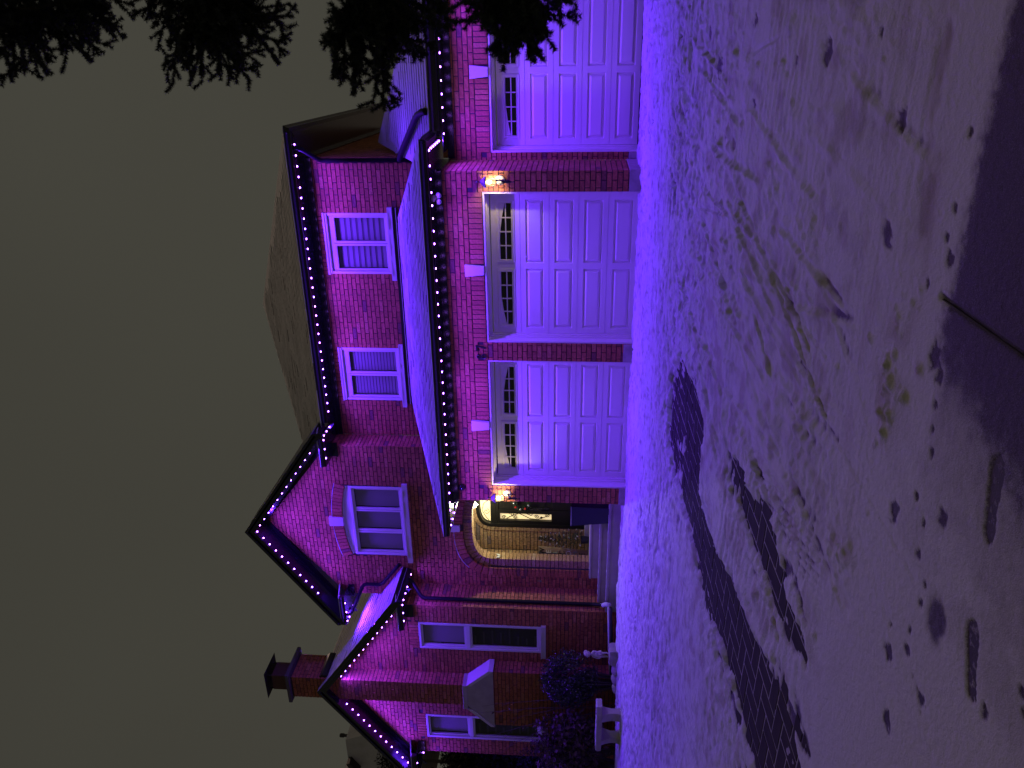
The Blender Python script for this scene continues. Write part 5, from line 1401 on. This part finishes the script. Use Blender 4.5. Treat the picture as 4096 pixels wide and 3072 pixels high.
b.build('seat_snow', M_ROOFSNOW, r)
for tc in (-.20, .20):
    b = MB(); P0 = barc(1.515, tc); c_, s_ = math.cos(tc), math.sin(tc)
    prof = [(-.15,-.16),(-.15,-.10),(-.09,.02),(-.085,.14),(-.12,.26),(-.15,.329),(.15,.329),(.12,.26),(.085,.14),(.09,.02),(.15,-.10),(.15,-.16)]
    pts_ = []
    for (dd_, z) in prof: pts_.append((P0[0]-s_*dd_-c_*.085, P0[1]+c_*dd_-s_*.085, z))
    b.prism(pts_, (c_*.17, s_*.17, 0)); b.build('leg', M_CONC, r, bevel=.006)

# ------------------------------------------------------------------ shrubs
def leaves(name, pts, size, m, parent, up=.5, aspect=.45):
    """each point gets one folded leaf of two triangles"""
    n = len(pts); P_ = np.array(pts); d = rng.normal(size=(n,3)); d[:,2] += up; d /= np.linalg.norm(d, axis=1)[:,None]
    w_ = np.cross(d, rng.normal(size=(n,3))); w_ /= np.linalg.norm(w_, axis=1)[:,None]; nn = np.cross(d, w_)
    L = (size*(.6+.8*rng.random(n)))[:,None]
    V = np.stack([P_, P_+d*L*.5+w_*L*aspect*.5+nn*L*.08, P_+d*L, P_+d*L*.5-w_*L*aspect*.5+nn*L*.08], 1).reshape(-1,3)
    F = (np.arange(n)*4)[:,None]+np.array([[0,1,2,3]]); me = fast_mesh(name, V, F, m); return put(name, me, parent)
def clumpy(c, r_, n, seed=0, thr=.45):
    """points through an ellipsoid, thicker in clumps and towards its skin"""
    out = []
    while len(out) < n:
        p = rng.normal(size=(4*n,3)); p /= np.linalg.norm(p, axis=1)[:,None]; p *= (rng.random(4*n)**.45)[:,None]
        lump = 1+.22*(fbm(p[:,0]*3+seed, p[:,2]*3+p[:,1]*2, 3, seed)-.5)*2
        p = p*lump[:,None]; k = fbm(p[:,0]*4+seed, p[:,2]*4+p[:,1]*3, 3, seed+5) > thr; out += list(p[k])
    return np.array(out[:n])*np.array(r_)+np.array(c)
def shrub(name, label, cat, c, r_, n, size, m, stems, zb, aspect=.45, group=None, up=.4):
    o = empty(name, (c[0],c[1],zb), label, cat, group)
    leaves('foliage', clumpy(c, r_, n, seed=int(abs(c[0])*7) % 50), size, m, o, up=up, aspect=aspect)
    b = MB()
    for i in range(stems):
        a = random.uniform(0,6.283); k = random.uniform(.2,.95); tip = (c[0]+r_[0]*k*math.cos(a), c[1]+r_[1]*k*math.sin(a), c[2]+random.uniform(-.3,.7)*r_[2])
        s = (c[0]+.1*math.cos(a), c[1]+.1*math.sin(a), zb); md = ((s[0]*.55+tip[0]*.45), (s[1]*.55+tip[1]*.45), (s[2]*.4+tip[2]*.6))
        b.tube([s, md, tip], [.014,.009,.004], 5)
    b.build('stems', M_TWIG, o); return o
shrub('evergreen_shrub', 'dark waxy evergreen shrub behind the concrete bench', 'shrub', (-10.35,.22,.98), (.72,.42,.66), 9000, .05, M_LEAF, 26, -.08)
shrub('hydrangea', 'brown withered hydrangea with curled dry leaves left of the waxy shrub', 'shrub', (-11.75,-.20,.95), (.85,.42,.85), 2600, .10, M_DRY, 46, -.1, aspect=.6, up=-.2)
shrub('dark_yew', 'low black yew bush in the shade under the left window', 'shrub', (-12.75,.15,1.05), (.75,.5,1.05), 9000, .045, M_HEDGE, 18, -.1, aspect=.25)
o = empty('bare_sapling', (-10.9,.1,-.1), 'thin bare sapling with a few dry leaves before the chimney', 'sapling')
b = MB()
for (tip, k) in (((-11.4,.2,2.95),.4),((-11.05,.15,2.55),.2),((-11.9,.1,2.6),.5),((-12.15,.0,2.3),.5),((-11.3,.0,2.2),.3)):
    s = Vector((-10.95+random.uniform(-.2,.2),.1,-.08)); e = Vector(tip); m_ = s.lerp(e,.5)+Vector((.12,-.05,.18)); b.tube([s, m_, e], [.009,.006,.002], 5)
    for j in range(4):
        p = m_.lerp(e, random.random()); b.tube([p, p+Vector((random.uniform(-.35,.1),random.uniform(-.1,.1),random.uniform(.1,.35)))], [.003,.0012], 4)
b.build('twigs', M_TWIG, o)
leaves('dry_leaves', [(-11.25,.12,2.6),(-11.5,.1,2.2),(-11.9,.05,2.35),(-11.6,.05,1.95),(-11.1,.1,2.3),(-12.0,0,2.15),(-11.35,.1,2.1),(-11.75,.0,2.5)], .07, M_DRY, o, aspect=.6)
# cedar hedge beside the left wing and, past it, the neighbour
for i, (x, y, h) in enumerate(((-14.75,3.0,4.7),(-15.5,3.5,4.6),(-16.3,3.1,4.5),(-15.1,5.2,4.9),(-16.9,5.0,4.8))):
    o = empty('cedar', (x,y,-.1), ('dark cedar nearest the brick wing','dark cedar second from the brick wing','dark cedar at the outer end of the front row','tallest dark cedar in the back row near the wing','dark cedar at the outer end of the back row')[i], 'cedar tree', 'cedars beside the left wing')
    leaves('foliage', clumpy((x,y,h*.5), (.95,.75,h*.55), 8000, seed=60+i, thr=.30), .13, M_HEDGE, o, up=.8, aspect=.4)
    b = MB(); b.tube([(x,y,-.1),(x,y,h*.6)], [.09,.03], 7); b.build('trunk', M_BARK, o)
nb = empty('neighbour_house', (-29,18,0), 'neighbouring house with a snow covered roof behind the left wing', 'house')
b = MB(); b.box(-40,-25.6,13.2,24,-1.4,6.5); b.build('wall', M_NBWALL, nb)
def hip(name, x0, x1, y0, y1, z0, sl):
    b = MB(); hw = (y1-y0)/2; zt = z0+hw*sl; ym = (y0+y1)/2
    A = [(x0,y0,z0),(x1,y0,z0),(x1,y1,z0),(x0,y1,z0)]; R1, R2 = (x1-hw,ym,zt), (x0+hw,ym,zt)
    b.face([A[0],A[1],R1,R2]); b.face([A[1],A[2],R1]); b.face([A[2],A[3],R2,R1]); b.face([A[3],A[0],R2]); b.face(A[::-1]); return b.build(name, M_ROOFSNOW, nb)
b = MB(); b.prism([(-28.9,13.0,11.12),(-27.33,13.0,11.12),(-26.0,13.0,8.0),(-34,13.0,8.0),(-34,13.0,12.9),(-30.4,13.0,11.75)], (0,9,0)); b.build('roof', M_ROOFSNOW, nb)
b = MB(); b.tube([(-28.2,14,11.0),(-28.2,14,11.62)], .07, 8); b.lathe([(.10,0),(.10,.16),(.08,.2)], (-28.2,14,11.55), 8); b.build('vent_pipe', M_METAL, nb)
b = MB(); b.prism([(-28.95,12.6,10.55),(-28.35,12.6,10.95),(-28.45,12.6,11.1),(-29.05,12.6,10.75)], (0,.38,0)); b.build('roof_vent', M_METAL, nb)
o = empty('bare_tree', (-24.2,9.6,-1.4), 'dark round headed tree in front of the neighbouring roof', 'tree')
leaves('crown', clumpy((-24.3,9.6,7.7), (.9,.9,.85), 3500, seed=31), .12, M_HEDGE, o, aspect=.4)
b = MB(); b.tube([(-24.2,9.6,-1.4),(-24.25,9.6,4),(-24.3,9.6,7.4)], [.2,.13,.04], 8); b.build('trunk', M_BARK, o)

# ------------------------------------------------------------------ spruce overhead on the right
TIPS = {
    'a':[(2.34,-9.42,3.21),(2.34,-9.3,3.25),(2.34,-9.36,3.11),(2.35,-9.27,3.22),(2.38,-9.26,3.34),(2.46,-9.44,3.21),(2.53,-9.42,3.18),(2.38,-9.16,3.15),(2.43,-9.35,2.96),(2.45,-9.35,2.91),(2.43,-9.06,2.98),(2.47,-9.23,2.83),(2.51,-9.08,2.91),(2.59,-9.17,2.79),(2.42,-9.22,3.16),(2.43,-9.41,3.16),(2.46,-9.2,3.11),(2.5,-9.08,3.07),(2.53,-9.2,2.93),(2.5,-9.15,3.24)],
    'b':[(2.28,-9.02,2.76),(2.3,-9.23,2.58),(2.28,-8.97,2.65),(2.29,-9.02,2.54),(2.3,-9.12,2.44),(2.3,-9.22,2.33),(2.34,-8.88,2.4),(2.37,-9.01,2.28),(2.43,-8.88,2.27),(2.54,-8.77,2.26),(2.49,-8.86,2.25),(2.41,-8.87,2.88),(2.32,-9.11,2.74),(2.51,-8.87,2.86),(2.55,-8.99,2.86),(2.39,-8.86,2.81),(2.37,-8.89,2.69),(2.38,-9.17,2.46),(2.38,-9.15,2.36),(2.45,-9.08,2.31),(2.48,-8.8,2.67),(2.52,-8.97,2.45),(2.5,-8.93,2.72)],
    'c':[(2.39,-9.59,1.86),(2.34,-9.53,1.88),(2.44,-9.53,1.86),(2.32,-9.59,1.83),(2.3,-9.51,1.82),(2.28,-9.52,1.78),(2.22,-9.42,1.77),(2.23,-9.5,1.71),(2.29,-9.37,1.71),(2.37,-9.36,1.69),(2.39,-9.29,1.66),(2.41,-9.41,1.61),(2.41,-9.6,1.55),(2.39,-9.34,1.56),(2.55,-9.25,1.85),(2.59,-9.25,1.82),(2.5,-9.43,1.83),(2.41,-9.4,1.79),(2.37,-9.62,1.7),(2.35,-9.39,1.82),(2.43,-9.44,1.71),(2.46,-9.54,1.62),(2.48,-9.61,1.55),(2.49,-9.29,1.56),(2.51,-9.23,1.53),(2.49,-9.59,1.43),(2.54,-9.28,1.45)],
    'd':[(2.41,-9.91,1.1),(2.4,-10.02,1.19),(2.41,-9.96,1.21),(2.45,-9.76,1.18),(2.56,-9.65,1.03),(2.54,-9.99,1.03),(2.51,-9.78,1.06),(2.48,-10.02,1.07),(2.45,-9.77,1.09),(2.49,-9.92,1.33),(2.54,-9.68,1.35),(2.5,-9.66,1.3),(2.42,-9.88,1.23),(2.43,-9.68,1.21),(2.47,-9.93,1.13),(2.45,-10.03,1.1),(2.51,-9.8,1.23),(2.52,-10.01,1.16),(2.53,-9.94,1.11),(2.47,-9.89,1.2),(2.49,-9.8,1.15)],
    'e':[(2.49,-9.28,3.32),(2.57,-9.29,3.27),(2.61,-8.96,3.45),(2.55,-9.2,3.36)],
}
LIMB = {'a': (2.95,-9.05,3.22), 'b': (2.95,-8.8,2.62), 'c': (2.95,-9.25,1.82), 'd': (2.9,-9.7,1.28), 'e': (2.95,-8.95,3.42)}
sp_ = empty('spruce_tree', (4.7,-8.9,-.6), 'dark spruce with drooping needled branches reaching in at the right', 'tree')
b = MB(); b.tube([(4.7,-8.9,-.6),(4.72,-8.9,1.5),(4.7,-8.92,4),(4.7,-8.9,7.5)], [.19,.16,.12,.05], 12); b.build('trunk', M_BARK, sp_)
def spruce_branch(key):
    tips = [Vector(p) for p in TIPS[key]]; top = Vector(LIMB[key])
    wood = MB(); segs = []
    lb = Vector((4.7,-8.9,top.z+.25)); limb = [lb, lb.lerp(top,.5)+Vector((0,0,.06)), top]
    wood.tube(limb, [.03,.02,.011], 6); segs.append((limb[1], limb[2], 1.0))
    # more sprays between the aimed ones, so the mass closes up
    n0 = len(tips)
    for _ in range(int(n0*2.6)):
        a, c = random.choice(tips[:n0]), random.choice(tips[:n0]); m_ = a.lerp(c, random.uniform(.2,.8)).lerp(top, random.uniform(.03,.5)); tips.append(m_+Vector((random.uniform(-.03,.03), random.uniform(-.12,.12), random.uniform(-.05,.03))))
    nodes = [top.lerp(random.choice(tips[:n0]), random.uniform(.25, .6))+Vector((0, random.uniform(-.10,.10), random.uniform(-.02,.05))) for _ in range(9)]
    for nd in nodes:
        m_ = top.lerp(nd, .5)+Vector((random.uniform(-.02,.02), random.uniform(-.04,.04), .04)); wood.tube([top, m_, nd], [.009,.007,.005], 5); segs.append((top, m_, 1)); segs.append((m_, nd, 1))
    for t_ in tips:
        nd = min(nodes, key=lambda q: (q-t_).length*random.uniform(.6, 1.5)); st_ = nd
        L = (t_-st_).length
        md = st_.lerp(t_, .5)+Vector((random.uniform(-.12,.12), random.uniform(-.2,.2), random.uniform(-.05,.18)))*L
        path = [st_, st_*.25+md*.5+t_*.25, t_]
        wood.tube(path, [.004,.003,.0018], 5)
        for a, c in zip(path, path[1:]): segs.append((a, c, 1.0))
        # short stiff shoots standing out on both sides, closing in a small fan at the tip
        for k in (1, 2):
            a, c = path[k-1], path[k]; n = max(1, int((c-a).length/.042)); ax = (c-a).normalized()
            side = ax.cross(Vector((random.uniform(-.5,.5),random.uniform(-.9,.9),.6))).normalized()
            for i in range(n):
                f = (i+random.random())/n; p = a.lerp(c, f); ll = random.uniform(.055, .105); s_ = 1 if i % 2 else -1
                if k == 2 and f > .8: ll *= .75
                e = p+(ax*random.uniform(.45,.9)+side*s_*.80+Vector((0,0,random.uniform(-.35,.20)))).normalized()*ll
                wood.tube([p, e], [.0022,.0012], 4, cap=False); segs.append((p, e, .95))
                if ll > .08:
                    for s2_ in (-1, 1):
                        p2 = p.lerp(e, .5); e2 = p2+((e-p).normalized()*.7+ax.cross((e-p).normalized()).cross((e-p).normalized())*s2_*.6).normalized()*.045; segs.append((p2, e2, .9))
    wo = wood.build('branch', M_BARK, sp_)
    # needles
    B_, D_ = [], []
    for (a, c, k) in segs:
        l = (c-a).length; n = int(l*3000)
        if n < 1: continue
        f = rng.random(n)[:,None]; a_ = np.array(a); c_ = np.array(c); B_.append(a_+(c_-a_)*f); D_.append(np.repeat(((c_-a_)/l)[None], n, 0))
    Bp, Dd = np.concatenate(B_), np.concatenate(D_); n = len(Bp)
    r_ = rng.normal(size=(n,3)); r_ -= Dd*(r_*Dd).sum(1)[:,None]; r_ /= np.linalg.norm(r_, axis=1)[:,None]
    d = Dd*.42+r_*.90; d[:,2] += .03; d /= np.linalg.norm(d, axis=1)[:,None]
    w_ = np.cross(d, rng.normal(size=(n,3))); w_ /= np.linalg.norm(w_, axis=1)[:,None]; L = (.0135+.005*rng.random(n))[:,None]
    V = np.stack([Bp-w_*.0015, Bp+w_*.0015, Bp+d*L], 1).reshape(-1,3); F = (np.arange(n)*3)[:,None]+np.array([[0,1,2]])
    me = fast_mesh('needles', V, F, M_NEEDLE); put('needles', me, wo)['kind'] = 'stuff'
for k in TIPS: spruce_branch(k)
